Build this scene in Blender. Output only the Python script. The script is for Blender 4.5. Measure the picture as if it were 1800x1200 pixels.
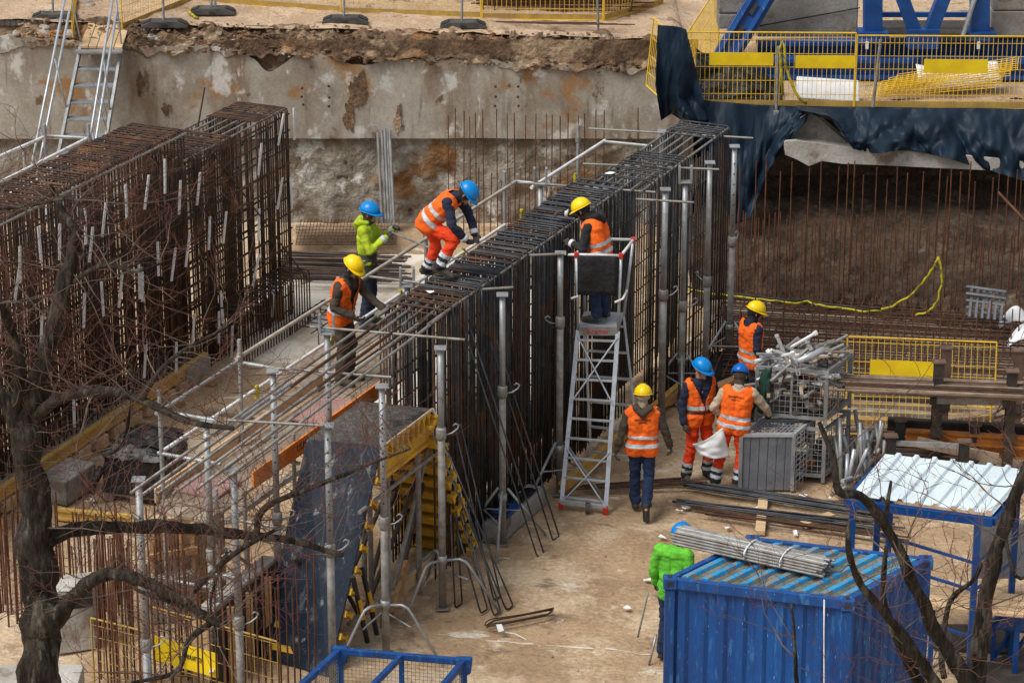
import bpy, bmesh, math, random
import numpy as np
from mathutils import Vector, Matrix, Quaternion, noise
random.seed(7)
sc = bpy.context.scene
for o in list(bpy.data.objects): bpy.data.objects.remove(o)
C = sc.collection
R = math.radians
# ------------------------------------------------ camera, sky, sun, exposure
CAM_H, FPX, PITCH = 15.8, 5215.0, R(20)
cam = bpy.data.cameras.new('camera'); camo = bpy.data.objects.new('camera', cam); C.objects.link(camo)
camo.location = (0, 0, CAM_H); camo.rotation_euler = (R(90) - PITCH, 0, 0)
cam.sensor_width = 36; cam.lens = FPX / 1800 * 36; cam.clip_end = 3000; cam.clip_start = 0.5
sc.camera = camo
SUN_EL, SUN_AZ = R(56), R(238)          # azimuth clockwise from +Y
w = bpy.data.worlds.new('World'); sc.world = w; w.use_nodes = True
nt = w.node_tree; bgn = nt.nodes['Background']
sky = nt.nodes.new('ShaderNodeTexSky'); sky.sky_type = 'NISHITA'; sky.sun_disc = False
sky.sun_elevation = SUN_EL; sky.sun_rotation = SUN_AZ; sky.air_density = 1.0; sky.dust_density = 3.0
hs = nt.nodes.new('ShaderNodeHueSaturation'); hs.inputs['Saturation'].default_value = 0.35
nt.links.new(sky.outputs[0], hs.inputs['Color']); nt.links.new(hs.outputs[0], bgn.inputs[0])
bgn.inputs[1].default_value = 0.095
sl = bpy.data.lights.new('sun', 'SUN'); sl.energy = 2.0; sl.angle = R(30); sl.color = (1, .95, .88)
so = bpy.data.objects.new('sun', sl); C.objects.link(so)
sd = Vector((math.sin(SUN_AZ)*math.cos(SUN_EL), math.cos(SUN_AZ)*math.cos(SUN_EL), math.sin(SUN_EL)))
so.rotation_euler = (-sd).to_track_quat('-Z', 'Y').to_euler(); so.location = (0, 0, 60)
sc.view_settings.view_transform = 'Standard'; sc.view_settings.look = 'None'
sc.view_settings.exposure = 0.42; sc.view_settings.gamma = 1; sc.view_settings.use_curve_mapping = False
# ------------------------------------------------ measuring helpers (photo pixel -> point of the place)
_s, _c = math.sin(PITCH), math.cos(PITCH)
def G(px, py, z=0.0):
    u = (px-900)/FPX; v = (py-600)/FPX; d = (CAM_H-z)/(_s+v*_c)
    return Vector((u*d, d*(_c-v*_s), z))
def PY(px, py, Y):
    u = (px-900)/FPX; v = (py-600)/FPX; d = Y/(_c-v*_s)
    return Vector((u*d, Y, CAM_H-d*(_s+v*_c)))
def V(*a): return Vector(a)
# ------------------------------------------------ materials
MATS = {}
def mat(name, c1, c2=None, c3=None, scale=3.0, rough=.7, metal=0., bump=0., bscale=None, detail=6, lo=.35, hi=.65, stretch=None, spec=.4, bdist=.02, lo3=.62, hi3=.72, scale3=None, grain=0., gscale=24., layers=()):
    m = bpy.data.materials.new(name); m.use_nodes = True; t = m.node_tree; N = t.nodes; L = t.links
    b = N['Principled BSDF']; b.inputs['Roughness'].default_value = rough; b.inputs['Metallic'].default_value = metal
    b.inputs['Specular IOR Level'].default_value = spec
    MATS[name] = m
    m.diffuse_color = (*c1, 1)
    if c2 is None:
        b.inputs['Base Color'].default_value = (*c1, 1)
        if not bump: return m
    g = N.new('ShaderNodeNewGeometry'); src = g.outputs['Position']
    if stretch:
        mp = N.new('ShaderNodeMapping'); mp.inputs['Scale'].default_value = stretch; L.new(src, mp.inputs[0]); src = mp.outputs[0]
    def nz(s, d=detail, st=None):
        n = N.new('ShaderNodeTexNoise'); n.inputs['Scale'].default_value = s; n.inputs['Detail'].default_value = d
        n.inputs['Roughness'].default_value = .62; v_ = src
        if st:
            m2 = N.new('ShaderNodeMapping'); m2.inputs['Scale'].default_value = st; L.new(g.outputs['Position'], m2.inputs[0]); v_ = m2.outputs[0]
        L.new(v_, n.inputs['Vector']); return n.outputs['Fac']
    def ramp(f, a, bb):
        r = N.new('ShaderNodeMapRange'); r.inputs[1].default_value = a; r.inputs[2].default_value = bb
        r.interpolation_type = 'SMOOTHSTEP'; L.new(f, r.inputs[0]); return r.outputs[0]
    if c2 is not None:
        mx = N.new('ShaderNodeMix'); mx.data_type = 'RGBA'; L.new(ramp(nz(scale), lo, hi), mx.inputs[0])
        mx.inputs[6].default_value = (*c1, 1); mx.inputs[7].default_value = (*c2, 1); out = mx.outputs[2]
        if c3 is not None:
            m3 = N.new('ShaderNodeMix'); m3.data_type = 'RGBA'; L.new(ramp(nz(scale3 or scale*.37), lo3, hi3), m3.inputs[0])
            L.new(out, m3.inputs[6]); m3.inputs[7].default_value = (*c3, 1); out = m3.outputs[2]
        for (lc, ls, l0, l1, lst) in layers:
            m4 = N.new('ShaderNodeMix'); m4.data_type = 'RGBA'; L.new(ramp(nz(ls, 8, lst), l0, l1), m4.inputs[0]); L.new(out, m4.inputs[6]); m4.inputs[7].default_value = (*lc, 1); out = m4.outputs[2]
        if grain:
            r2 = N.new('ShaderNodeMapRange'); r2.inputs[1].default_value = .3; r2.inputs[2].default_value = .7; r2.inputs[3].default_value = 1-grain; r2.inputs[4].default_value = 1+grain*.7; L.new(nz(gscale, 5), r2.inputs[0])
            m5 = N.new('ShaderNodeMix'); m5.data_type = 'RGBA'; m5.blend_type = 'MULTIPLY'; m5.inputs[0].default_value = 1; L.new(out, m5.inputs[6]); L.new(r2.outputs[0], m5.inputs[7]); out = m5.outputs[2]
        L.new(out, b.inputs['Base Color'])
    if bump:
        bp = N.new('ShaderNodeBump'); bp.inputs['Strength'].default_value = bump; bp.inputs['Distance'].default_value = bdist
        L.new(nz(bscale or scale*4, 8), bp.inputs['Height']); L.new(bp.outputs[0], b.inputs['Normal'])
    return m
mat('dirt', (.50,.35,.21), (.36,.245,.145), (.62,.48,.32), scale=1.2, rough=.95, bump=.9, bscale=11, bdist=.05, lo3=.50, hi3=.62, scale3=.5, detail=12, grain=.24, gscale=16, layers=(((.24,.17,.11),1.3,.585,.69,None),((.66,.57,.43),2.3,.60,.70,None),((.68,.60,.48),.8,.60,.68,(1,3,1))))
mat('slab', (.74,.68,.58), (.55,.45,.33), (.82,.80,.76), scale=1.4, rough=.9, bump=.3, bscale=12, lo=.45, hi=.66, scale3=.6, grain=.15)
mat('sand', (.60,.44,.30), (.47,.33,.21), (.68,.55,.41), scale=1.2, rough=.95, bump=1, bscale=8, bdist=.06, detail=12, grain=.25, gscale=16, layers=(((.29,.19,.12),2.2,.575,.66,None),((.22,.14,.085),6,.62,.70,None)))
mat('soil', (.21,.13,.075), (.095,.06,.037), (.40,.285,.18), scale=2.6, rough=.95, bump=1, bscale=7, bdist=.10, detail=12, lo3=.50, hi3=.60, scale3=1.3, grain=.4, gscale=14, layers=(((.36,.185,.075),1.1,.56,.66,None),((.40,.36,.31),2.4,.62,.70,None)))
mat('mat_floor', (.33,.27,.21), (.20,.15,.11), (.55,.50,.43), scale=2.2, rough=.95, grain=.25, lo3=.57, hi3=.66, scale3=1.2)
mat('h_beam', (.66,.42,.11), (.52,.31,.08), (.40,.26,.11), scale=4, rough=.7, grain=.15)
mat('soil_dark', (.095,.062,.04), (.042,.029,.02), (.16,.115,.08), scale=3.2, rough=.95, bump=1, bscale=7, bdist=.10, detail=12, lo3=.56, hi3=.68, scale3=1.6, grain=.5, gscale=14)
mat('yellow_dirty', (.50,.33,.07), (.36,.235,.07), scale=3, rough=.7, grain=.2)
mat('concrete', (.42,.39,.335), (.29,.255,.205), None, scale=1.1, rough=.85, bump=.5, bscale=9, detail=10, grain=.18, gscale=18, layers=(((.24,.18,.125),1.2,.50,.66,(1,1,.3)),((.33,.185,.085),.8,.565,.64,(1,1,.9)),((.19,.165,.135),4,.55,.68,(1,1,.1)),((.58,.565,.53),1.7,.575,.66,(1,1,.8)),((.62,.61,.59),5,.62,.70,(1,1,.25)),((.16,.10,.06),2.6,.625,.68,(1,1,.6))))
mat('shotcrete', (.40,.37,.315), (.21,.165,.115), (.60,.58,.53), scale=1.6, rough=.95, bump=1, bscale=6, bdist=.12, lo3=.55, hi3=.64, scale3=2.1, detail=12, grain=.3, gscale=14, layers=(((.25,.125,.05),.9,.545,.64,None),((.10,.065,.04),2.2,.60,.68,None)))
mat('conc_plain', (.33,.315,.285), (.23,.215,.19), (.17,.145,.12), scale=2.5, rough=.85, bump=.4, bscale=25, grain=.2, scale3=2, lo3=.55, hi3=.65)
mat('conc_pale', (.54,.52,.48), (.40,.375,.33), (.27,.22,.165), scale=1.5, rough=.85, bump=.5, bscale=14, bdist=.04, grain=.2, scale3=2.2, lo3=.55, hi3=.66)
mat('stone', (.42,.40,.37), (.26,.23,.19), scale=5, rough=.9, bump=.6, bscale=18)
mat('rustbar', (.115,.055,.03), (.05,.033,.025), scale=7, rough=.8, metal=.25, bump=.3, bscale=80, bdist=.004)
mat('rustred', (.17,.065,.03), (.08,.036,.022), scale=6, rough=.85, metal=.15, bump=.3, bscale=80, bdist=.004)
mat('darkbar', (.028,.031,.036), (.07,.074,.082), (.12,.060,.03), scale=3.5, rough=.5, metal=.5, bump=.3, bscale=90, bdist=.004, lo3=.56, hi3=.66, scale3=1.3)
mat('browncage', (.095,.048,.028), (.036,.025,.02), (.18,.09,.043), scale=4.5, rough=.75, metal=.2, scale3=2, lo3=.54, hi3=.64, bump=.3, bscale=90, bdist=.004)
mat('greybar', (.29,.275,.25), (.16,.145,.125), scale=6, rough=.55, metal=.4, lo=.45, hi=.65)
mat('galv', (.40,.42,.43), (.28,.29,.295), (.22,.19,.16), scale=5, rough=.5, metal=.45, bump=.1, bscale=40, scale3=3)
mat('galv_dirty', (.33,.325,.31), (.215,.195,.17), scale=7, rough=.65, metal=.35, bump=.15, bscale=50)
mat('alu', (.56,.60,.65), (.42,.455,.49), scale=6, rough=.4, metal=.4)
mat('white_strip', (.80,.80,.79), (.64,.63,.62), scale=6, rough=.7)
mat('timber', (.50,.31,.145), (.36,.20,.09), scale=3, stretch=(4,4,4), rough=.8, bump=.2, bscale=20)
mat('timber_pale', (.66,.48,.29), (.52,.35,.19), scale=3, rough=.8, bump=.2, bscale=20)
mat('timber_grey', (.30,.23,.17), (.19,.14,.10), scale=5, rough=.9, bump=.3, bscale=25)
mat('yellow_beam', (.75,.44,.035), (.58,.31,.025), scale=4, rough=.6, bump=.1)
mat('orange_board', (.80,.27,.05), (.62,.19,.035), scale=4, rough=.65)
mat('film_ply', (.008,.016,.033), (.018,.029,.046), (.09,.10,.115), scale=2.2, rough=.26, stretch=(1,1,.5), lo3=.55, hi3=.7, scale3=5, detail=9, spec=.25, grain=.3, bump=.15, bscale=5, layers=(((.22,.24,.26),9,.58,.69,(1,1,.3)),((.10,.085,.07),2.4,.60,.70,(1,1,.5))))
mat('black_ply', (.02,.021,.023), (.045,.043,.04), scale=3, rough=.45)
mat('tar', (.07,.066,.06), (.15,.14,.125), (.035,.033,.03), scale=14, rough=.95, bump=.9, bscale=60, grain=.5, gscale=40, scale3=2.2, lo3=.54, hi3=.64, layers=(((.24,.21,.17),3,.60,.70,None),))
mat('tarp', (.007,.017,.032), (.011,.024,.042), scale=2, rough=.5, bump=.25, bscale=5, bdist=.03, spec=.18)
mat('blackfoil', (.008,.008,.009), (.014,.014,.016), scale=4, rough=.25, bump=1, bscale=9, bdist=.05, spec=.4)
mat('clearfoil', (.13,.13,.13), (.015,.015,.016), scale=6, rough=.2, bump=1, bscale=9, bdist=.05, lo=.45, hi=.58)
mat('yellow_mesh', (.78,.52,.03), (.65,.40,.03), scale=5, rough=.5)
mat('yellow_panel', (.85,.62,.01), (.74,.50,.01), scale=3, rough=.5)
mat('yellow_hose', (.50,.42,.02), (.20,.17,.02), scale=9, rough=.5, lo=.45, hi=.6)
mat('black', (.018,.018,.019), (.035,.033,.03), scale=8, rough=.6)
mat('rubber', (.05,.05,.05), (.10,.095,.085), scale=4, rough=.85)
mat('blue_steel', (.004,.045,.19), (.006,.07,.26), (.03,.06,.11), scale=3, rough=.42, scale3=5, lo3=.66, hi3=.74)
mat('blue_paint', (.005,.085,.32), (.008,.055,.22), (.03,.15,.38), scale=2.2, rough=.5, stretch=(2,2,.35), lo3=.56, hi3=.66, scale3=7, detail=10, bump=.12, layers=(((.40,.48,.56),34,.655,.685,None),((.03,.035,.05),2.6,.585,.74,(3,3,.22)),((.12,.065,.035),8,.66,.70,(1,1,.4))), grain=.15)
mat('blue_roof', (.03,.35,.66), (.03,.24,.50), (.24,.225,.185), scale=5, rough=.5, lo3=.52, hi3=.58, scale3=9, grain=.2)
mat('roof_dirt', (.21,.195,.155), (.12,.12,.085), (.30,.27,.22), scale=4, rough=.95, bump=.5, grain=.4, gscale=22)
mat('white_sheet', (.66,.77,.81), (.56,.65,.69), (.50,.37,.26), scale=1.5, rough=.45, lo3=.60, hi3=.68, scale3=3.4, grain=.1)
mat('white', (.78,.80,.82), (.68,.70,.72), scale=5, rough=.6)
mat('paper', (.78,.78,.76), rough=.8)
mat('bark', (.070,.058,.047), (.022,.018,.015), (.155,.145,.115), scale=9, rough=.95, bump=1, bscale=22, bdist=.06, stretch=(1,1,.28), detail=12, grain=.5, gscale=30, spec=.15, lo3=.54, hi3=.64, scale3=5)
mat('twig', (.145,.050,.037), (.075,.036,.028), scale=5, rough=.8)
mat('twig_grey', (.15,.115,.09), (.075,.058,.046), scale=5, rough=.8)
mat('orange_steel', (.50,.17,.02), (.30,.11,.02), scale=4, rough=.6)
mat('darksteel', (.045,.04,.038), (.09,.07,.055), scale=5, rough=.6, metal=.3)
mat('brownsteel', (.17,.105,.075), (.10,.065,.05), scale=5, rough=.75, metal=.1)
mat('red', (.55,.03,.02), rough=.5)
mat('grey_panel', (.21,.225,.25), (.15,.16,.18), scale=4, rough=.55, metal=.2)
# clothing and people
for n, a, b_ in [('vest',(1.0,.17,.012),(.90,.13,.01)),('otrous',(.85,.062,.01),(.72,.05,.01)),('lime',(.47,.62,.025),(.36,.48,.02)),('green',(.15,.60,.04),(.09,.42,.03)),('navy',(.012,.018,.045),(.02,.026,.055)),
                 ('jeans',(.008,.022,.065),(.016,.036,.09)),('blackcloth',(.014,.014,.016),(.026,.026,.028)),('browncloth',(.05,.038,.028),(.075,.058,.042)),('beige',(.52,.42,.31),(.42,.33,.24)),('greygreen',(.05,.055,.04),(.07,.075,.055)),
                 ('dkgreen',(.012,.06,.045),(.015,.045,.035)),('reflect',(.62,.68,.72),(.50,.55,.60)),('glove',(.09,.075,.06),(.05,.045,.04)),('boot',(.05,.042,.036),(.09,.075,.06)),('skin',(.55,.29,.20),(.48,.24,.16))]:
    mat(n, a, b_, scale=6, rough=.85 if n != 'reflect' else .4, bump=.7, bscale=11, bdist=.04, grain=.14, gscale=30, layers=(((a[0]*.45+.03,a[1]*.5+.03,a[2]*.5+.02),4.5,.60,.72,None),) if n in ('vest','otrous','lime','beige','green') else ())
mat('helmet_blue', (.0,.22,.62), rough=.3); mat('helmet_yellow', (.90,.62,.005), rough=.3); mat('helmet_dblue', (.0,.12,.50), rough=.3)
mat('vest_print', (.28,.06,.01), rough=.8)
mat('brushpaint', (.62,.65,.68), rough=.5)
# ------------------------------------------------ object helpers
def world_of(o):
    if o.parent is None: return o.matrix_basis.copy()
    return world_of(o.parent) @ o.matrix_parent_inverse @ o.matrix_basis
def adopt(o, parent):
    if parent is not None:
        o.parent = parent; o.matrix_parent_inverse = world_of(parent).inverted()
    return o
def link(name, me, parent=None, M=None):
    o = bpy.data.objects.new(name, me); C.objects.link(o)
    if M is not None: o.matrix_basis = M
    return adopt(o, parent)
def tag(o, label=None, cat=None, group=None, kind=None):
    if label: o['label'] = label
    if cat: o['category'] = cat
    if group: o['group'] = group
    if kind: o['kind'] = kind
    return o
def thing(name, label, cat, loc=(0,0,0), group=None, rz=0.):
    o = bpy.data.objects.new(name, None); C.objects.link(o); o.empty_display_size = .1
    o.location = loc; o.rotation_euler = (0,0,rz)
    return tag(o, label, cat, group)
def copy_tree(o, parent=None):
    c = o.copy(); C.objects.link(c); c.parent = parent
    if parent is not None: c.matrix_parent_inverse = o.matrix_parent_inverse.copy()
    for ch in o.children: copy_tree(ch, c)
    return c
def zrot(d):
    d = Vector(d).normalized()
    return Vector((0,0,1)).rotation_difference(d).to_matrix().to_4x4()
class MB:
    def __init__(s): s.v=[]; s.f=[]; s.mi=[]; s.cur=0
    def add(s, vs, fs):
        b=len(s.v); s.v += [tuple(x) for x in vs]; s.f += [tuple(i+b for i in f) for f in fs]; s.mi += [s.cur]*len(fs); return s
    def box(s, c, d, M=None):
        x,y,z=[k/2 for k in d]; vs=[Vector((a*x,b*y,e*z)) for a in(-1,1) for b in(-1,1) for e in(-1,1)]
        if M is not None: vs=[M.to_3x3()@q for q in vs]
        c=Vector(c); return s.add([q+c for q in vs], [(0,1,3,2),(4,6,7,5),(0,4,5,1),(2,3,7,6),(0,2,6,4),(1,5,7,3)])
    def beam(s, p, q, w, h, up=(0,0,1)):
        p=Vector(p);q=Vector(q);d=(q-p).normalized();up=Vector(up)
        if abs(d.dot(up))>.98: up=Vector((0,1,0)) if abs(d.y)<.9 else Vector((1,0,0))
        a=d.cross(up).normalized();b=a.cross(d).normalized();a=a*w/2;b=b*h/2
        return s.add([p-a-b,p+a-b,p+a+b,p-a+b,q-a-b,q+a-b,q+a+b,q-a+b],[(0,1,2,3)[::-1],(4,5,6,7),(0,1,5,4),(1,2,6,5),(2,3,7,6),(3,0,4,7)])
    def ibeam(s, p, q, w, h, t=.02, up=(0,0,1)):
        p=Vector(p);q=Vector(q);up=Vector(up).normalized()
        s.beam(p+up*(h/2-t),q+up*(h/2-t),w,t*2,up); s.beam(p-up*(h/2-t),q-up*(h/2-t),w,t*2,up); return s.beam(p,q,t*1.6,h-4*t,up)
    def tube(s, pts, r, n=6, cap=True):
        pts=[Vector(p) for p in pts]; k=len(pts); rr=r if isinstance(r,(list,tuple)) else [r]*k
        vs=[];prev=None
        for i,p in enumerate(pts):
            d=(pts[min(i+1,k-1)]-pts[max(i-1,0)]).normalized()
            if prev is None:
                a=d.orthogonal().normalized()
            else:
                a=(prev-d*prev.dot(d))
                a=a.normalized() if a.length>1e-6 else d.orthogonal().normalized()
            prev=a;b=d.cross(a)
            for j in range(n):
                t=2*math.pi*j/n; vs.append(p+(a*math.cos(t)+b*math.sin(t))*rr[i])
        fs=[(i*n+j,i*n+(j+1)%n,(i+1)*n+(j+1)%n,(i+1)*n+j) for i in range(k-1) for j in range(n)]
        if cap: fs+= [tuple(range(n))[::-1], tuple((k-1)*n+j for j in range(n))]
        return s.add(vs,fs)
    def grid(s, fn, nu, nv):
        vs=[fn(i/nu,j/nv) for j in range(nv+1) for i in range(nu+1)]
        return s.add(vs,[(j*(nu+1)+i,j*(nu+1)+i+1,(j+1)*(nu+1)+i+1,(j+1)*(nu+1)+i) for j in range(nv) for i in range(nu)])
    def prism(s, poly, z0, z1):
        n=len(poly); vs=[(x,y,z0) for x,y in poly]+[(x,y,z1) for x,y in poly]
        return s.add(vs,[tuple(range(n))[::-1],tuple(range(n,2*n))]+[(i,(i+1)%n,n+(i+1)%n,n+i) for i in range(n)])
    def extrude(s, poly, d):
        n=len(poly); d=Vector(d); vs=[Vector(p) for p in poly]; vs=vs+[p+d for p in vs]
        return s.add(vs,[tuple(range(n))[::-1],tuple(range(n,2*n))]+[(i,(i+1)%n,n+(i+1)%n,n+i) for i in range(n)])
    def lathe(s, prof, n=12, M=None):
        vs=[Vector((r*math.cos(2*math.pi*j/n),r*math.sin(2*math.pi*j/n),z)) for r,z in prof for j in range(n)]
        if M is not None: vs=[M@q for q in vs]
        k=len(prof); fs=[(i*n+j,i*n+(j+1)%n,(i+1)*n+(j+1)%n,(i+1)*n+j) for i in range(k-1) for j in range(n)]
        return s.add(vs,fs+[tuple(range(n))[::-1],tuple((k-1)*n+j for j in range(n))])
    def mesh(s, name, mats, smooth=False):
        me=bpy.data.meshes.new(name); me.from_pydata(s.v,[],s.f)
        if isinstance(mats,str): mats=[mats]
        for m in mats: me.materials.append(MATS[m])
        if len(mats)>1: me.polygons.foreach_set('material_index',s.mi)
        if smooth: me.polygons.foreach_set('use_smooth',[True]*len(me.polygons))
        me.validate(); me.update(); return me
    def build(s, name, mats, parent=None, smooth=False, bevel=0, M=None, kind=None, solid=0):
        o=link(name, s.mesh(name,mats,smooth), parent, M)
        if solid:
            k=o.modifiers.new('s','SOLIDIFY'); k.thickness=solid; k.offset=0
        if bevel:
            k=o.modifiers.new('b','BEVEL'); k.width=bevel; k.segments=2; k.limit_method='ANGLE'
        if kind: o['kind']=kind
        return o
_cyl={}
def unit(m, n=6, square=False):
    key=(m,n,square)
    if key not in _cyl:
        b=MB()
        if square: b.box((0,0,.5),(2,2,1))
        else: b.tube([(0,0,0),(0,0,1)],1,n)
        me=b.mesh('bar_'+m,m)
        if not square: me.polygons.foreach_set('use_smooth',[len(p.vertices)==4 for p in me.polygons])
        _cyl[key]=me
    return _cyl[key]
def bar(name, p, q, r, m, parent=None, n=6, square=False, h=None, up=None):
    p=Vector(p);q=Vector(q);d=q-p
    if square:
        dz=d.normalized(); u=Vector(up or (0,0,1))
        if abs(dz.dot(u))>.98: u=Vector((0,1,0))
        x=dz.cross(u).normalized(); y=x.cross(dz).normalized()
        Mr=Matrix((x,y,dz)).transposed().to_4x4()
    else: Mr=zrot(d)
    M=Matrix.Translation(p)@Mr@Matrix.Diagonal((r,h if h else r,d.length,1))
    return link(name, unit(m,n,square), parent, M)
def rnd(a=1.): return random.uniform(-a,a)
def nz3(p, s=1.0): return noise.noise(Vector(p)*s)
def fbm(p, s=1.0, o=4): return noise.fractal(Vector(p)*s, .9, 2.1, o)
# ================================================= the setting
def ug(x): return 3.20-.03*x if x < 3 else 3.02
def wt(x): return 2.92-.05*x
def ground_h(x, y): return .035*fbm((x,y,0),.5)+.02*fbm((x,y,3),2.)
b=MB(); 
def gf(u,v): 
    x=-14+28*u; y=22+27.9*v; return (x,y,ground_h(x,y)-.02)
b.grid(gf,190,190); b.build('pit_floor','dirt',smooth=True,kind='structure')
b=MB()
for x0,x1,y0,y1 in ((-300,300,-200,22.02),(-300,-13.98,22,49.9),(13.98,300,22,49.9)): b.add([(x0,y0,-.03),(x1,y0,-.03),(x1,y1,-.03),(x0,y1,-.03)],[(0,1,2,3)])
b.build('outer_ground','dirt',kind='structure')
b=MB(); rq=random.Random(9)
for i in range(1000):
    p=G(rq.uniform(560,1800),rq.uniform(560,1200)); r_=rq.choice((.006,.008,.010,.014,.02)); M_=Matrix.Translation((p.x,p.y,ground_h(p.x,p.y)-.02+r_*.25))@Matrix.Rotation(rq.random()*6,4,'X')@Matrix.Rotation(rq.random()*6,4,'Z'); b.lathe([(r_*.4,-r_*.7),(r_*rq.uniform(.9,1.4),0),(r_*.4,r_*.7)],5,M_)
o=b.build('pebbles','dirt',kind='stuff'); tag(o,'small pebbles and crumbs scattered over the sandy pit floor','pebbles')
b=MB(); P_=[G(770+i*21,1112+i*2.0+rnd(2),.0) for i in range(21)]
for i in range(20):
    if i%5==3: continue
    a,c=P_[i],P_[i+1]; z0=ground_h(a.x,a.y)-.012; z1=ground_h(c.x,c.y)-.012; w0=.02+.012*rnd(); b.add([(a.x,a.y-w0,z0),(c.x,c.y-w0,z1),(c.x,c.y+w0,z1),(a.x,a.y+w0,z0)],[(0,1,2,3)])
b.build('chalk_line','slab',kind='structure')
# pale blinding concrete behind the middle cage
b=MB(); poly=[G(*p) for p in [(470,500),(560,470),(700,452),(905,470),(985,520),(1000,600),(930,720),(760,760),(600,700),(540,650),(440,640),(430,570)]]
n=len(poly); pts=[]
for i in range(n):
    p,q=poly[i],poly[(i+1)%n]
    for k in range(8):
        t=k/8; w_=p.lerp(q,t); w_.x+=.12*nz3((w_.x*2,w_.y*2,1)); w_.y+=.15*nz3((w_.x*2,w_.y*2,5)); pts.append((w_.x,w_.y))
b.prism(pts,-.05,.085); b.build('concrete_slab','slab',kind='structure')
# upper ground
b=MB()
def uf(u,v):
    x=-16+19*u; y=50.15+(v**2)*30+0; return (x,y,ug(x)+.05*fbm((x,y,0),.8)+.03*fbm((x,y,9),3)-.0)
b.grid(uf,150,60)
def uf2(u,v):
    x=2.95+14*u; y=46.35+(v**1.6)*34; return (x,y,ug(x)-.1+.05*fbm((x,y,0),.8)+.02*fbm((x,y,9),3))
b.grid(uf2,70,50); b.build('upper_ground','sand',smooth=True,kind='structure')
b=MB()
for x0,x1,y0,y1 in ((-300,-15.9,50.2,900),(16.8,300,46.4,900),(-16,17,79,900)): b.add([(x0,y0,3.0),(x1,y0,3.0),(x1,y1,3.0),(x0,y1,3.0)],[(0,1,2,3)])
b.build('far_ground','sand',kind='structure')
# broken earth edge above the wall
b=MB()
def ef(u,v):
    x=-15+18.2*u; r=fbm((x,0,2),1.3)
    y=49.42+(.95+.35*fbm((x,0,11),.7))*v+.12*nz3((x*2,v*3,1))*(1-v); z=wt(x)-.18+.16*r+.08*fbm((x,0,6),4.)*(1-v)+(ug(x)-wt(x)+.14)*(v**.75)
    k=math.sin(math.pi*min(1,v*1.05)); z+=k*(.15*fbm((x,y,1),2.2)+.08*fbm((x,y,4),7)); y+=k*(.16*nz3((x*4,v*5,7))+.06*nz3((x*11,v*12,3)))
    if v>.97: y=50.4; z=ug(x)-.03
    if v<.02: y=49.75
    return (x,y,z)
b.grid(ef,420,26); b.build('earth_bank','soil',smooth=True,kind='structure')
b=MB(); b.grid(lambda u,v:(-15+18.2*u,49.60+.05*fbm((u*30,v*2,1),1.),1.9+1.35*v),200,10); b.build('soil_backing','soil',smooth=True,kind='structure')
b=MB(); rq=random.Random(5)
for i in range(1300):
    x=rq.uniform(-8.5,3.0); v=rq.random()**1.1*.92; z=wt(x)-.14+(ug(x)-wt(x)+.18)*(v**.75)+.02; y=49.42+.95*v; r_=rq.choice((.012,.015,.02,.025,.03,.05)); bm=[(rq.gauss(0,1),rq.gauss(0,1),rq.gauss(0,1)) for _ in range(1)]
    M_=Matrix.Translation((x,y-.03,z))@Matrix.Rotation(rq.random()*6,4,'X')@Matrix.Rotation(rq.random()*6,4,'Z'); b.lathe([(r_*.25,-r_*.5),(r_*rq.uniform(.8,1.5),-r_*.1),(r_*rq.uniform(.4,.9),r_*.3),(r_*.15,r_*rq.uniform(.4,.8))],5,M_@Matrix.Diagonal((rq.uniform(.6,1.4),rq.uniform(.6,1.4),1,1)))
b.build('soil_clods','soil',kind='structure')['kind']='stuff'
bpy.data.objects['soil_clods']['label']='loose earth clods and pebbles along the broken upper edge'; bpy.data.objects['soil_clods']['category']='earth clods'
# retaining wall: cast upper band and rough sprayed lower face
wall=thing('retaining_wall','long stained grey concrete retaining wall behind the rebar cages','wall',(-4,49.5,0))
b=MB()
def wf(u,v):
    x=-15+18.4*u; top=wt(x)-.02+.10*fbm((x,0,3),1.1)+.05*fbm((x,0,8),4)-(.35*math.exp(-((x+4.15)/.33)**2))-(.16*math.exp(-((x+2.7)/.4)**2))
    z0=1.52+.03*nz3((x*.7,0,2)); return (x,49.5-.012*nz3((x*.8,v*3,1)),z0+(top-z0)*v)
b.grid(wf,320,18)
b.grid(lambda u,v:(-15+18.4*u,49.5+.5*v,1.52+.03*nz3(((-15+18.4*u)*.7,0,2))),60,1)
o=b.build('cast_band','concrete',wall,smooth=True)
b=MB()
def lf(u,v):
    x=-15+18.8*u; z=-.1+1.75*v; d=.10*fbm((x,z,1),.9)+.055*fbm((x,z,5),3.2)
    return (x,49.62-d-.10*(1-v)**2+.10*max(0,v-.8)*5*.9,z)
b.grid(lf,300,40); b.build('sprayed_face','shotcrete',wall,smooth=True)
for px,py,w_,h_ in [(628,162,34,46),(613,205,20,36),(700,208,12,34),(245,150,10,30),(292,193,14,14)]:   # rusty clay pockets in the cast band
    c=PY(px,py,49.47); b=MB(); k=[]
    for j in range(70):
        t=2*math.pi*j/70; rr=1+.75*fbm((math.cos(t)*1.1+px,math.sin(t)*1.1,1),1.,5); k.append((c.x+w_/100*.5*rr*math.cos(t),49.46,c.z+h_/100*.62*rr*math.sin(t)))
    b.extrude([(x,49.478,z) for x,y,z in k],(0,.03,0)); b.build('clay_pocket','soil',wall)
for px in (871,910,532,578):
    for py in (153,170,185):
        c=PY(px+rnd(2),py+rnd(2),49.47); b=MB().lathe([(.015,0),(.026,.02),(.015,.05)],8,Matrix.Translation(c)@Matrix.Rotation(R(90),4,'X')); b.build('anchor_stub','rustbar',wall)
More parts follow.
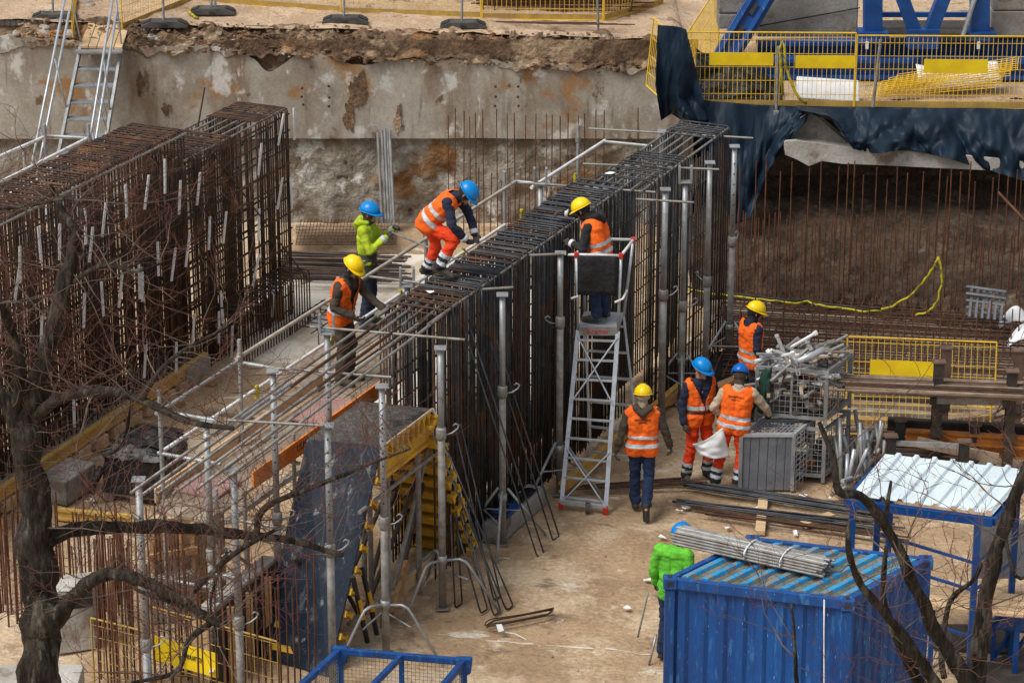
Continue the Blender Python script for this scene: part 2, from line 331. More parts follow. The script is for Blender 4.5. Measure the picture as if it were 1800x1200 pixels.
# platform at the right: concrete slab lip over a dug-out recess
plat=thing('concrete_ledge','pale broken concrete slab edge sticking out under the dark tarpaulin','slab',(5.5,46,1.7))
b=MB()
lo=[(1378,258),(1380,272),(1400,280),(1422,292),(1445,283),(1480,288),(1540,290),(1600,293),(1660,296),(1730,299),(1800,302)]
hi=[(1378,250),(1380,248),(1400,247),(1422,250),(1445,252),(1480,258),(1540,262),(1600,266),(1660,270),(1730,276),(1800,282)]
n=len(lo); vs=[PY(*p,45.75) for p in lo]+[PY(*p,45.75) for p in hi]+[PY(p[0],p[1]-28,46.7) for p in hi]+[PY(p[0],p[1]+6,46.9) for p in lo]
b.add(vs,[(i+k*n,i+1+k*n,i+1+(k+1)*n,i+(k+1)*n) for k in range(3) for i in range(n-1)]+[(0,n,2*n,3*n)]); b.build('slab','conc_pale',plat,bevel=.02)
b=MB().extrude([PY(1375,252,45.98),PY(1395,215,46.0),PY(1425,195,46.02),PY(1500,260,45.98)],(0,.3,0)); b.build('upstand','conc_plain',plat)
b=MB()
def by(x): return 45.25-.42*max(0,x-3.7)
def sf(u,v):
    x=2.9+14*u; s_=v
    y0=by(x)-.05; y=y0+(46.9-y0)*s_**1.15; z=-.05+1.42*math.sin(s_*math.pi/2)**1.1
    if v>.93: y=47.0; z=1.3+1.6*(v-.93)/.07
    d=.13*fbm((x,y,z),1.2)+.07*fbm((x,y,z+5),4); return (x,y-d*.8,z+d*.6*(v>.02))
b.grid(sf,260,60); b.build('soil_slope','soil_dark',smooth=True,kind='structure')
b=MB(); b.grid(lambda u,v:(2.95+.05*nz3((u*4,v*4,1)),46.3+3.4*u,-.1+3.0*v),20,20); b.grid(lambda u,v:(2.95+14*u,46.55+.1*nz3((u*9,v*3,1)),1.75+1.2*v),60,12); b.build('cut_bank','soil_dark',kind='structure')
# ---- tarpaulins
def tarp(name,label,cols,Y0,depth,seed,fold,nu=90,nv=40,tilt=0.):
    b=MB()
    def f(u,v):
        t=u*(len(cols)-1); i=min(int(t),len(cols)-2); t-=i
        a,c=cols[i],cols[i+1]; px=a[0]+(c[0]-a[0])*t; y0=a[1]+(c[1]-a[1])*t; y1=a[2]+(c[2]-a[2])*t; dx=(a[3]+(c[3]-a[3])*t)
        py=y0+(y1-y0)*v; q=px+dx*v
        w_=fold*((1-2*abs(math.sin((q*.03+v*1.7*math.sin(seed))+1.6*nz3((q*.012,v*1.2,seed)))))*.5+(1-2*abs(math.sin(q*.05-v*3.1+2*nz3((q*.02,v*1.5,seed+1)))))*.35*v+1.1*nz3((q*.03+v*1.2,v*2.2,seed+3))+.4*nz3((q*.08,v*5,seed+6))+.28*abs(nz3((q*.11+v*4,v*3-q*.05,seed+8))))
        return PY(q,py,Y0-tilt*v+w_*(.25+v)*.9-depth*math.sin(v*2.2))
    b.grid(f,nu,nv); o=b.build(name,'tarp',smooth=True,solid=.006); return tag(o,label,'tarpaulin')
tarp('tarpaulin','dark blue tarpaulin hanging in a narrow fold from the fence corner',[(1156,44,150,-4),(1170,45,212,-8),(1184,46,200,-4),(1196,48,214,6),(1206,52,212,40)],46.05,.05,1.3,.16,60,70)
tarp('tarpaulin','dark blue tarpaulin swooping down behind the far end of the cage',[(1190,150,205,4),(1212,170,224,10),(1250,178,300,-2),(1290,181,395,-2),(1330,184,385,-12),(1370,186,300,-20),(1400,187,250,-14),(1424,188,212,-6)],46.22,.12,2.1,.19,120,70,.35)
tarp('tarpaulin','dark blue tarpaulin draped wide over the concrete ledge at right',[(1400,186,192,0),(1440,187,214,26),(1480,188,262,20),(1530,188,270,8),(1590,189,262,6),(1650,190,275,4),(1710,190,292,2),(1770,191,310,0),(1830,192,325,0)],46.2,.16,4.4,.19,160,70,.42)
# ---- rubble, setts and boards along the upper edge
def rock(loc,s,seed,m='stone'):
    bm=bmesh.new(); bmesh.ops.create_icosphere(bm,subdivisions=2,radius=1)
    for v in bm.verts:
        k=1+.35*nz3(v.co+Vector((seed*3.1,seed,0)),1.1)
        v.co=Vector((v.co.x*s[0]*k,v.co.y*s[1]*k,v.co.z*s[2]*k))
    me=bpy.data.meshes.new('stone'); bm.to_mesh(me); bm.free(); me.materials.append(MATS[m])
    o=link('stone',me,None,Matrix.Translation(loc)@Matrix.Rotation(seed*1.7,4,'Z')); return o
for i,(px,py,s_) in enumerate([(18,66,.10),(30,58,.08),(36,70,.07),(52,71,.06),(76,60,.13),(78,50,.10),(92,64,.09),(101,60,.10),(112,62,.09),(122,58,.10),(66,68,.07),(243,66,.10),(228,60,.06),(265,65,.08),(280,68,.08),(295,68,.09),(150,8,.09),(160,12,.08),(168,5,.07),(210,66,.09),(340,68,.05),(410,72,.06)]):
    p=PY(px,py,49.85+.15*rnd()); z=wt(p.x)+.1
    tag(rock(Vector((p.x,p.y,p.z-.02)) if i not in(16,17,18) else G(px,py,3.4),(s_*1.25,s_,s_*.85),i),'grey broken stone in the rubble heap left of the stair head' if px<130 else ('grey stone on the sand beside the far left fence foot' if i in(16,17,18) else 'grey broken stone in the rubble right of the stair head'),'stone','stones left of the stair' if px<130 else ('stones by the far left fence foot' if i in(16,17,18) else 'stones right of the stair'))
for i in range(24):
    px=228+i*9.4; p=PY(px,53+i*.95+rnd(1.2),50.15); b=MB().box((0,0,0),(.085,.12,.10),Matrix.Rotation(rnd(.2),3,'Z').to_4x4()); tag(b.build('paving_sett','conc_plain',bevel=.012,M=Matrix.Translation(p)),'small square paving sett in the row along the upper edge','sett','paving setts along the upper edge')
for i in range(12):
    p=PY(5+i*9.5,40+rnd(1),50.3); b=MB().box((0,0,0),(.09,.12,.10)); tag(b.build('paving_sett','conc_plain',bevel=.012,M=Matrix.Translation(p)),'small square paving sett left of the stair head','sett','paving setts left of the stair')
# ---- aluminium stair into the pit
st=thing('site_stair','galvanised steel stair with open mesh treads leading down into the pit','stair',G(140,330,.9))
T0,T1=PY(143,78,49.35),PY(214,84,49.35)     # head
B0,B1=PY(88,345,47.6),PY(170,345,47.6)      # foot
foot_dir=(B0-T0); 
Bz=foot_dir*((T0.z-0)/(T0.z-B0.z)); F0,F1=T0+Bz,T1+(B1-T1)*((T1.z)/(T1.z-B1.z))
for a,c in ((T0,F0),(T1,F1)):
    MB().beam(a,c,.045,.17,(0,-1,.4)).build('stringer','galv',st)
for i in range(14):
    t=(i+.4)/13.4
    a=T0.lerp(F0,t);c=T1.lerp(F1,t)
    if a.z<.05: break
    b=MB(); b.box((a+c)/2,((c-a).length-.05,.19,.03)); o=b.build('tread','galv',st)
    b=MB()
    for k in range(9): b.box((a+c)/2+V(0,-.085+k*.021,.018),((c-a).length-.06,.006,.012))
    b.build('tread_grip','alu',o)
for a,c,sx in ((T0,F0,-1),(T1,F1,-.25)):
    up=V(0,-.25,1.0)
    for h_ in (.55,1.0): MB().tube([a+up*h_+V(sx*.13,0,.15),c+up*h_+V(sx*.13,0,0)],.022,8).build('handrail','alu',st,smooth=True)
    for k in range(4): 
        q=a.lerp(c,k/3.3); MB().tube([q+V(0,0,0),q+up*1.0+V(sx*.13,0,.05)],.016,6).build('rail_post','alu',st,smooth=True)
h0,h1=PY(148,66,49.75)+V(0,-.25,.03),PY(222,69,49.75)+V(0,-.25,.03)
for k in range(5):
    a=h0.lerp(h1,k/5+.01);c=h0.lerp(h1,(k+1)/5-.01); b=MB(); b.add([a+V(0,-.32,-.03),c+V(0,-.32,-.03),c+V(.02,.75,.14),a+V(.02,.75,.14)]+[a+V(0,-.32,-.07),c+V(0,-.32,-.07),c+V(.02,.75,.10),a+V(.02,.75,.10)],[(0,1,2,3),(7,6,5,4),(0,4,5,1),(1,5,6,2),(2,6,7,3),(3,7,4,0)])
    b.build('landing_board','timber_pale',st)
MB().box((h0+h1)/2+V(-.02,-.42,-.09),(.80,.18,.03)).build('landing_grate','galv',st)
# ================================================= fences of yellow mesh
def mesh_panel(name,label,p0,p1,h,up=(0,0,1),group=None,cell=.085,rows=(0,.18,.36,.54,.72,.9,1),band=True,yel='yellow_mesh',panels=(),wr=.005,foot=True):
    p0=Vector(p0);p1=Vector(p1);up=Vector(up).normalized();d=(p1-p0);L=d.length;d.normalize()
    t=thing(name,label,'fence panel',p0,group)
    b=MB(); n=max(2,int(L/cell))
    for i in range(1,n): b.tube([p0+d*L*i/n,p0+d*L*i/n+up*h],wr,3,False)
    for r in rows[1:-1]: b.tube([p0+up*h*r,p1+up*h*r],wr*1.2,3,False)
    b.build('wire_mesh',yel,t,kind='stuff')
    for k,(a,c) in enumerate(((p0,p0+up*h),(p1,p1+up*h))): bar('frame_post',a,c,.013,yel,t)
    bar('top_rail',p0+up*h,p1+up*h,.013,yel,t); bar('bottom_rail',p0,p1,.013,yel,t)
    nrm=d.cross(up).normalized()
    if band: MB().beam(p0+up*.05*h,p1+up*.05*h,.008,.095*h,up).build('kick_band','yellow_dirty',t)
    for u0,u1,v0,v1 in panels:
        MB().beam(p0+d*L*u0+up*h*(v0+v1)/2,p0+d*L*u1+up*h*(v0+v1)/2,.012,h*(v1-v0),up).build('warning_board','yellow_panel',t)
    return t
zf=2.92
a=PY(1205,188,46.3);c=PY(1500,190,46.3);e_=PY(1830,192,46.3)
mesh_panel('mesh_fence','yellow mesh fence panel with two solid boards, behind white foam board',a,c,1.24,panels=((.135,.515,.56,.73),(.645,1.0,.53,.70)),cell=.075)
mesh_panel('mesh_fence','yellow mesh fence panel with one solid board at the right edge',c+V(.02,0,0),e_,1.2,panels=((.36,.70,.49,.68),),cell=.075)
a2=PY(1140,152,46.9)
mesh_panel('mesh_fence','yellow mesh fence panel running back from the tarpaulin corner',PY(1205,188,46.35),PY(1262,95,49.3),1.22,cell=.085)
mesh_panel('mesh_fence','narrow yellow mesh panel hanging beside the narrow tarpaulin fold',PY(1136,150,46.5),PY(1160,172,46.1),1.12,up=(.09,0,1),cell=.05,band=False,rows=(0,.2,.45,.72,1))
for i,(px,py0,py1,l) in enumerate([(1368,82,205,'grey steel fence post with the yellow hose looped over it'),(1548,70,205,'leaning grey steel fence post right of the white foam board')]):
    t=thing('fence_post',l,'post',PY(px,py1,46.2),None); bar('post',PY(px-12*(i+.3),py1,46.18),PY(px,py0,46.18),.026,'galv_dirty',t,8); MB().box(PY(px-12*(i+.3),py1-6,46.16),(.09,.09,.09)).build('clamp','galv',t,bevel=.01)
# upper-left fence line
def fp(px,py): p=PY(px,py,51); return Vector((p.x,p.y,p.z))
FP=[(G(128,60,3.38),G(215,44,3.38)),]
mesh_panel('mesh_fence','yellow mesh fence panel left of the stair head',G(128,66,3.4),G(140,-30,3.4),1.1,cell=.09)
mesh_panel('mesh_fence','yellow mesh fence panel running back right of the stair head',G(215,52,3.35),G(352,-3,3.35),1.1,cell=.085)
mesh_panel('mesh_fence','pale yellow mesh fence panel between the two middle rubber feet',G(352,4,3.35),G(600,22,3.3),1.1,cell=.085)
mesh_panel('mesh_fence','yellow mesh fence panel left of the rusty rebar pile',G(605,24,3.25),G(845,32,3.2),1.1,cell=.085)
mesh_panel('mesh_fence','yellow mesh fence panel in front of the rusty rebar pile',G(848,34,3.2),G(1060,36,3.15),1.1,cell=.085)
mesh_panel('mesh_fence','yellow mesh fence panel angled back right of the rusty rebar pile',G(1062,36,3.15),G(1165,8,3.12),1.1,cell=.085)
def rubber_foot(px,py,label,z=3.3,s=1.,posts=1):
    p=G(px,py,z); t=thing('fence_ballast',label,'fence foot',p)
    b=MB(); prof=[(-.40,0),(-.40,.045),(-.22,.12),(.22,.12),(.40,.045),(.40,0)]
    b.extrude([p+V(x*s,-.13,zz*s) for x,zz in prof],(0,.26,0)); b.build('block','rubber',t,bevel=.012)
    for sx in (-1,1):
        M_=Matrix.Rotation(sx*R(22),4,'Y'); MB().box(p+V(sx*.31*s,-.0,.096*s),(.15,.20,.012),M_).build('tread_pad','black',t)
    MB().box(p+V(0,-.132,.04),(.1,.02,.05)).build('grip_slot','black',t)
    for k in range(posts): bar('post',p+V(-.02+.07*k,0,.05),p+V(-.02+.07*k+.01,0,1.25),.021,'galv',t,8)
    return t
rubber_foot(96,34,'dark rubber fence foot by the stones at upper left',3.4)
rubber_foot(290,47,'black rubber fence foot just right of the stair head',3.36)
rubber_foot(374,24,'black rubber fence foot with two posts and yellow strap',3.36,1,2)
rubber_foot(607,40,'grey rubber fence foot at top centre left',3.3)
rubber_foot(814,48,'grey rubber fence foot below the middle of the top fence',3.25)
o=thing('fence_post','thin grey steel stake standing in front of the rusty pile','post',G(1052,66,3.1)); bar('post',G(1052,66,3.05),G(1052,66,3.05)+V(-.03,0,.85),.022,'galv_dirty',o,8); MB().box(G(1052,66,3.05)+V(0,0,.06),(.05,.05,.12)).build('socket','galv',o)
b=MB(); b.tube([G(330,18,3.4),G(333,22,3.43),G(338,26,3.41),G(343,31,3.4),G(349,32,3.4)],.028,6); tag(b.build('strap','yellow_hose',smooth=True),'short yellow strap lying beside the double post foot','strap')
# rusty rebar pile behind the fence
rp=thing('rebar_pile','pile of rusty reinforcement mats behind the top fence','rebar pile',G(950,10,3.2))
for i in range(70):
    z=3.2+(i//7)*.055; x0=PY(845+rnd(18),20,52.).x; x1=PY(1130+rnd(22),20,52.).x; y=52.0+(i%7)*.2+rnd(.05); bar('bar',(x0,y,z+rnd(.02)),(x1,y+rnd(.08),z+rnd(.03)),.013,'rustred',rp,5)
for i in range(14):
    x=PY(850+i*20,20,52).x; bar('tie_bar',(x,51.95,3.2),(x+rnd(.05),51.95,3.75),.012,'rustbar',rp,5)
for i in range(9): a=G(860+i*12,40+i*1.5,3.2)+V(0,0,.02+.01*i); bar('bar',a,a+V(1.5+rnd(.3),-.1,.01),.010,'rustbar',rp,5)
# ---- crane base with blue legs and ballast blocks
cr=thing('crane_base','blue steel crane undercarriage with slanting legs behind the yellow fence','crane',V(6.2,48.5,2.9))
MB().ibeam(PY(1262,118,48.2),PY(1840,120,48.2),.3,.34,.03).build('cross_beam','blue_steel',cr)
MB().ibeam(PY(1330,90,48.6),PY(1840,84,48.9),.3,.34,.03).build('cross_beam','blue_steel',cr)
b=MB(); d0,d1=PY(1262,122,48.0),PY(1372,-60,48.9); b.beam(d0,d1,.42,.24,(0,-1,.3)); b.build('slanting_leg','blue_steel',cr,bevel=.01)
off=V(-.14,-.14,.05); MB().beam(d0+off*1.2,d1+off*1.2,.06,.1,(0,-1,.3)).build('leg_flange','blue_paint',cr)
off=V(.13,-.14,.05); MB().beam(d0+off,d1+off,.06,.1,(0,-1,.3)).build('leg_flange','blue_paint',cr)
for k in range(3): q=d0.lerp(d1,.3+.22*k)+V(-.02,-.15,.05); MB().beam(q,q+(d1-d0).normalized()*.22,.07,.02,(0,-1,.3)).build('slot','black',cr)
vb=PY(1622,64,47.9)
for sx in (-1,1): MB().beam(vb+V(sx*.08,0,-.05),PY(1622+sx*46,-30,47.9),.22,.22,(0,-1,0)).build('vee_leg','blue_steel',cr,bevel=.01)
MB().box(vb+V(0,-.02,-.02),(.52,.26,.34)).build('foot_plate','blue_steel',cr,bevel=.012)
for px in (1534,1722): 
    MB().beam(PY(px,62,48.3),PY(px,-40,48.3),.3,.3,(0,-1,0)).build('upright','blue_steel',cr,bevel=.01); MB().box(PY(px,58,48.25),(.5,.4,.1)).build('foot_plate','blue_steel',cr,bevel=.01)
MB().beam(PY(1546,26,48.7),PY(1712,26,48.7),.08,.08).build('rail','blue_steel',cr)
g0,g1=PY(1545,60,48.5),PY(1712,60,48.5); MB().beam(g0+V(0,.4,0),g1+V(0,.4,0),.95,.04).build('walkway_grate','darksteel',cr)
MB().tube([PY(1692,64,48.0),PY(1716,-10,48.1)],.04,8).build('strut','galv',cr)
for px in (1524,1720): MB().box(PY(px,80,47.98),(.05,.03,.12)).build('white_tag','white',cr)
def ballast(label,px0,px1,py0,py1,Y,split=None):
    a=PY(px0,py1,Y);c=PY(px1,py0,Y); t=thing('ballast_block',label,'concrete block',a)
    zs=[a.z,c.z] if split is None else [a.z]+split+[c.z]
    for i in range(len(zs)-1): MB().box(((a.x+c.x)/2,Y+.6,(zs[i]+zs[i+1])/2),(c.x-a.x,1.2,zs[i+1]-zs[i]-.012)).build('block','conc_plain',t,bevel=.025)
ballast('small grey concrete block left of the slanting blue leg',1262,1312,-40,52,48.6,[3.95])
ballast('wide grey concrete ballast behind the slanting blue leg',1330,1512,-60,66,49.3)
ballast('grey concrete ballast blocks at the top right corner',1742,1880,-60,68,48.6,[4.0])
o=cr_line=MB().beam(PY(1335,46,49.27),PY(1512,14,49.27),.01,.02).build('joint_line','black',cr)
# things on the platform
c=PY(1455,158,46.75); M_=Matrix.Rotation(R(4),4,'Y')@Matrix.Rotation(R(42),4,'X')
tag(MB().box((0,0,0),(1.02,.42,.06)).build('foam_board','white',bevel=.02,M=Matrix.Translation(c)@M_),'white foam insulation board leaning behind the yellow fence','board')
t=thing('fence_panel_stack','yellow mesh panels lying flat in a low pile right of white board','mesh panels',G(1660,168,2.95))
for k in range(4):
    a=PY(1530+k*14,172-k*3,46.75); b=MB(); dx=V(2.05,.25+.05*k,.10+.03*k); dy=V(.12,.62,.05)
    for i in range(22): b.tube([a+dx*i/21+V(0,0,.03*k),a+dx*i/21+dy+V(0,0,.03*k)],.006,3,False)
    for i in range(7): b.tube([a+dy*i/6+V(0,0,.03*k),a+dx+dy*i/6+V(0,0,.03*k)],.008,3,False)
    b.build('mesh_panel','yellow_mesh',t)
b=MB(); b.grid(lambda u,v: PY(1615+145*u,148-22*v+6*math.sin(u*4),47.2)+V(0,.4*v,.03*nz3((u*5,v*4,2))+.02),24,10); tag(b.build('plastic_sheet','white',smooth=True,solid=.01),'crumpled white sheet on top of the lying yellow panels','sheet')
b=MB(); b.grid(lambda u,v: PY(1225+150*u,175-80*v*(1-.7*u)+3*math.sin(u*9),46.75)+V(0,.45*v+.12*nz3((u*6,v*5,3)),.06*nz3((u*7,v*6,8))),30,16); tag(b.build('plastic_sheet','blackfoil',smooth=True,solid=.01),'crumpled black sheeting heaped behind the fence at left of the platform','sheet')
# yellow hose at the post, yellow-black hose at the recess
hp=[(1376,168),(1373,120),(1371,85),(1375,72),(1379,84),(1380,112),(1388,138),(1398,162),(1408,176),(1418,182)]
b=MB(); b.tube([PY(x,y,46.12-.0*i) for i,(x,y) in enumerate(hp)],.024,8); tag(b.build('hose','yellow_hose',smooth=True),'yellow hose looped over the grey fence post on the platform','hose')
# ================================================= rebar cages
def RP(px,py,P0,N):
    d=Vector(((px-900)/FPX,_c-(py-600)/FPX*_s,-(_s+(py-600)/FPX*_c))); o=Vector((0,0,CAM_H)); N=Vector(N); return o+d*((Vector(P0)-o).dot(N)/d.dot(N))
ED=Vector((-.414,-.910,0)).normalized(); ND=Vector((-ED.y*-1,0,0)); ND=Vector((ED.y,-ED.x,0))   # along towards the camera; inward (left/back)
ZT=3.55
A1=G(1098,326,ZT); A1.z=0
def K(s,n,z): return A1+ED*s+ND*n+Vector((0,0,z))
S_END=(G(777,553,ZT)-A1-V(0,0,ZT)).dot(ED)
MBASIS=Matrix((-ED,ND,Vector((0,0,1)))).transposed().to_4x4()   # local x = away along cage, y = inward
def hairpin_mesh(wd,h,r,m,low=.08,n=5):
    k=.05; p=[(0,0,low),(0,0,h-k),(0,k*.3,h-k*.3),(0,k,h),(0,wd-k,h),(0,wd-k*.3,h-k*.3),(0,wd,h-k),(0,wd,low)]
    b=MB().tube(p,r,n); return b.mesh('stirrup',m,True)
def put(name,me,parent,p,dz=0,rz=0.): return link(name,me,parent,Matrix.Translation(Vector(p)+V(0,0,dz))@MBASIS@Matrix.Rotation(rz,4,'X'))
cg=thing('rebar_cage','tall dark steel rebar wall cage in the centre with workers around it','rebar cage',K(3,.35,0))
W1=.74
hpD=hairpin_mesh(W1,ZT,.0125,'darkbar'); hpR=hairpin_mesh(W1,ZT,.012,'rustbar'); hpF=hairpin_mesh(.82,ZT+.03,.012,'darkbar')
vb_=MB().tube([(0,0,.05),(0,0,ZT-.03)],.0125,5).mesh('vertical',"darkbar",True); vr_=MB().tube([(0,0,.05),(0,0,ZT-.12)],.0125,5).mesh('vertical',"rustbar",True)
s=.35
while s<S_END-.75: put('stirrup',hpR if random.random()<.14 else hpD,cg,K(s,rnd(.008),0),rnd(.016),rnd(.008)); s+=.062+rnd(.012)
while s<S_END: put('stirrup',hpR,cg,K(s,rnd(.02),0),rnd(.02),rnd(.006)); s+=.085+rnd(.03)
s=-.1
while s<.4: put('stirrup',hpD,cg,K(s,0,0),rnd(.02)); s+=.11
s=.3
while s<S_END: put('vertical',vr_ if random.random()<.28 else vb_,cg,K(s,.0+rnd(.03),0),0,rnd(.006)); put('vertical',vb_,cg,K(s+.02,W1-.02,0)); s+=.085+rnd(.02)
while s<S_END+.25: put('vertical',vr_,cg,K(s,.02+rnd(.03),0),-.05*(s-S_END)); put('vertical',vr_,cg,K(s+.04,W1-.03,0),-.05*(s-S_END)); s+=.085+rnd(.03)
# far, sparser length of the cage
for s_ in (-3.34,-3.25,-3.16,-3.05,-2.94,-2.83,-2.70,-1.62,-1.5,-1.38,-1.25,-1.1,-.95,-.8,-.65,-.5,-.35,-.2): put('stirrup',hpF,cg,K(s_,-.33,0),rnd(.015))
s=-3.35
while s<0: put('vertical',vr_ if random.random()<.45 else vb_,cg,K(s,-.32+rnd(.02),0)); put('vertical',vb_,cg,K(s+.03,.46,0)); s+=.10+rnd(.03)
for n_ in (-.30,-.14,.02,.16,.31,.46): bar('long_bar',K(-3.36,n_,ZT+.0),K(.1,n_,ZT-.02),.017,'greybar',cg)
for n_ in (.02,.16,.30,.44,.58,.72): bar('long_bar',K(-.1,n_,ZT-.03),K(S_END+.3,n_,ZT-.035),.017,'greybar' if n_ in(.02,.72) else 'darkbar',cg)
for z in (.25,.6,1.,1.4,1.8,2.2,2.6,3.): 
    bar('long_bar',K(-3.3,-.30,z),K(0,-.30,z),.010,'rustbar',cg); bar('long_bar',K(-3.3,.45,z),K(0,.45,z),.010,'rustbar',cg)
    bar('long_bar',K(0,.03,z),K(S_END,.03,z),.010,'darkbar',cg); bar('long_bar',K(0,W1-.03,z),K(S_END,W1-.03,z),.010,'rustbar',cg)
# six bars running on past the end of the cage, lapped and dipping
for i,n_ in enumerate((.0,.15,.31,.46,.60,.74)):
    a=K(S_END-.5,n_,ZT-.01); m_=K(S_END+.42+.05*i,n_+.01,ZT-.06); c=K(S_END+5.9+.02*i-(.35 if i<2 else 0)+rnd(.12),n_+.02,3.36)
    MB().tube([a,m_,m_.lerp(c,.02),c],.019,8).build('lapped_bar','greybar',cg,smooth=True)
    if i in(2,4): MB().tube([m_+V(.03,0,.03),m_.lerp(c,.4)+V(.03,0,.035)],.017,8).build('lapped_bar','rustbar',cg,smooth=True)
# footing strip under the cage
ft=thing('concrete_footing','low grey concrete footing block at the near end of the cage','footing',K(5.2,0,0))
a=G(1000,905);c=G(880,955)
MB().box(K(4.05,-.02,.13),(1.5,.5,.26),MBASIS).build('block','conc_plain',ft,bevel=.02)
b=MB(); b.grid(lambda u,v:K(3.5+1.1*u,-.22+.42*v,.285+.05*abs(nz3((u*5,v*4,1)))+.05*nz3((u*3,v*3,7))),24,14); tag(b.build('plastic_sheet','blackfoil',smooth=True,solid=.008),'crumpled black foil on the footing under the cage','sheet')
tag(MB().box(K(4.3,-.1,.30),(.42,.3,.02),MBASIS).build('board','blue_steel'),'small dark blue board on the footing beside the black foil','board')
# yellow bearer rail along the front foot of the cage
tag(MB().ibeam(K(-1.2,-.42,.14),K(3.0,-.35,.14),.08,.16,.018).build('bearer_beam','h_beam'),'yellow timber formwork beam on the floor behind the platform ladder','beam')
# leaning long hairpins at the near end
for i in range(7):
    t=i/6; top=K(S_END-.6-.9*t*0+.25*i*0,-.05,2.4+.35*rnd()); 
LB=[((815,525),(960,965)),((870,550),(975,945)),((640,668),(885,1068)),((700,800),(868,1050)),((795,780),(815,1065)),((790,800),(845,1075)),((775,820),(800,1060))]
for i,(tp,bt) in enumerate([((818,585),(945,980)),((862,600),(972,950)),((760,760),(890,1072)),((800,750),(868,1055)),((800,915),(845,1078)),((792,905),(800,1068)),((812,900),(868,1082))]):
    B=G(*bt); T=RP(tp[0],tp[1],K(0,-.12,0),ND); wv=ED*-.16+ND*-.02
    if i>3: T=RP(tp[0],tp[1],K(0,-.5,0),ND)
    k=.06; d=(T-B).normalized(); b=MB().tube([T,B+d*k,B+d*.015+wv*.05,B+wv*.25,B+wv*.9,B+wv+d*.03,B+wv+d*k,T+wv*.8],.012,6)
    tag(b.build('hairpin_bar','darkbar',smooth=True),['long bent hairpin bar leaning on the cage nearest the footing','long bent hairpin bar leaning beside the footing front corner','long hairpin bar leaning in front of the yellow formwork beams','thin hairpin bar leaning behind the front tripod','short hairpin leaning among the three by the tripod','short hairpin leaning leftmost by the tripod','short hairpin leaning rightmost by the tripod'][i],'rebar',None)
# ================================================= left cage
A2=G(515,560); A2.z=0; ZL=3.47
def Q(s,n,z): return A2+ED*s+ND*n+Vector((0,0,z))
lc=thing('rebar_cage','long brown rusty rebar wall cage at left with white spacer strips','rebar cage',Q(4,.4,0))
WL=.92
h1=hairpin_mesh(WL,ZL,.012,'browncage'); h2=hairpin_mesh(WL,ZL+.40,.013,'browncage'); 
vL=MB().tube([(0,0,.05),(0,0,ZL-.03)],.012,5).mesh('vertical','browncage',True)
s=.0
while s<.95: put('stirrup',h1,lc,Q(s,0,0),rnd(.012)); s+=.07
s=1.75
while s<3.0: put('stirrup',h1,lc,Q(s,0,-.0),rnd(.012)); s+=.075
s=2.95
while s<11.: put('stirrup',h2,lc,Q(s,.12,0),rnd(.012),rnd(.004)); s+=.088+rnd(.015)
s=.03
while s<11: put('vertical',vL,lc,Q(s,.03+rnd(.03),0),0,rnd(.012)); put('vertical',vL,lc,Q(s+.03,WL-.02,0)); s+=.098+rnd(.03)
for n_ in (.04,.21,.38,.55,.72,.88): bar('long_bar',Q(-.05,n_,ZL-.03),Q(3.1,n_,ZL-.03),.017,'greybar',lc); bar('long_bar',Q(2.9,n_+.12,ZL+.36),Q(11.2,n_+.12,ZL+.36),.015,'browncage',lc)
bar('long_bar',Q(2.9,.10,ZL+.33),Q(11.2,.10,ZL+.33),.02,'greybar',lc)
for i in range(13):
    z=.18+i*.265
    bar('long_bar',Q(-.05,.0,z),Q(11.2,.0,z),.0135,'browncage',lc); bar('long_bar',Q(-.05,WL+.02,z+.05),Q(11.2,WL+.02,z+.05),.0135,'browncage',lc)
for i in range(6): z=.3+i*.3; bar('long_bar',Q(1.2,.45,z),Q(11.2,.45,z),.013,'browncage',lc)
for i in range(26):
    s0=random.uniform(.2,10); z=random.uniform(.3,3.2); bar('long_bar',Q(s0,random.uniform(.1,.8),z),Q(s0+random.uniform(1,2.5),random.uniform(.1,.8),z+rnd(.5)),.012,'rustbar' if i%2 else 'greybar',lc,5)
s=.05
while s<11: put('inner_bar',vL,lc,Q(s,.30+rnd(.06),0),0,rnd(.01)); put('inner_bar',vL,lc,Q(s+.07,.62+rnd(.06),0),0,rnd(.01)); s+=.15+rnd(.05)
for i in range(9): z=.25+i*.36; bar('inner_rail',Q(.0,.28,z),Q(11.2,.28,z),.014,'browncage',lc); bar('inner_rail',Q(.0,.66,z+.1),Q(11.2,.66,z+.1),.014,'greybar' if i%3==0 else 'browncage',lc)
bar('brace_bar',Q(2.4,-.04,3.4),Q(-.3,-.1,.6),.012,'rustbar',lc)
hs_=hairpin_mesh(.55,.95,.012,'browncage')
s=.25
while s<2.4: put('stirrup',hs_,lc,Q(s,-.45,0),rnd(.01)); s+=.085
hl=hairpin_mesh(.6,.35,.010,'browncage',.04)
for k in range(7): put('stirrup',hl,lc,Q(-.1+k*.2,-1.05,0))
for n_ in (-1.03,-.75,-.48): bar('long_bar',Q(-.2,n_,.33),Q(1.3,n_,.33),.010,'rustbar',lc)
strips=[(290,310),(258,338),(222,355),(183,385),(150,398),(70,430),(105,425),(35,465),(316,347),(349,332),(457,280),(494,228),(517,218),(455,395),(492,340),(512,340),(330,440),(368,410),(395,400),(305,465),(278,455),(245,495),(212,510),(180,525),(148,545),(73,585),(390,540),(408,600),(385,575),(310,630),(255,635),(130,720),(250,500),(340,580),(450,475),(480,530),(30,500),(160,430)]
st_me=MB().box((0,0,0),(.05,.016,.50)).mesh('spacer_strip','white_strip')
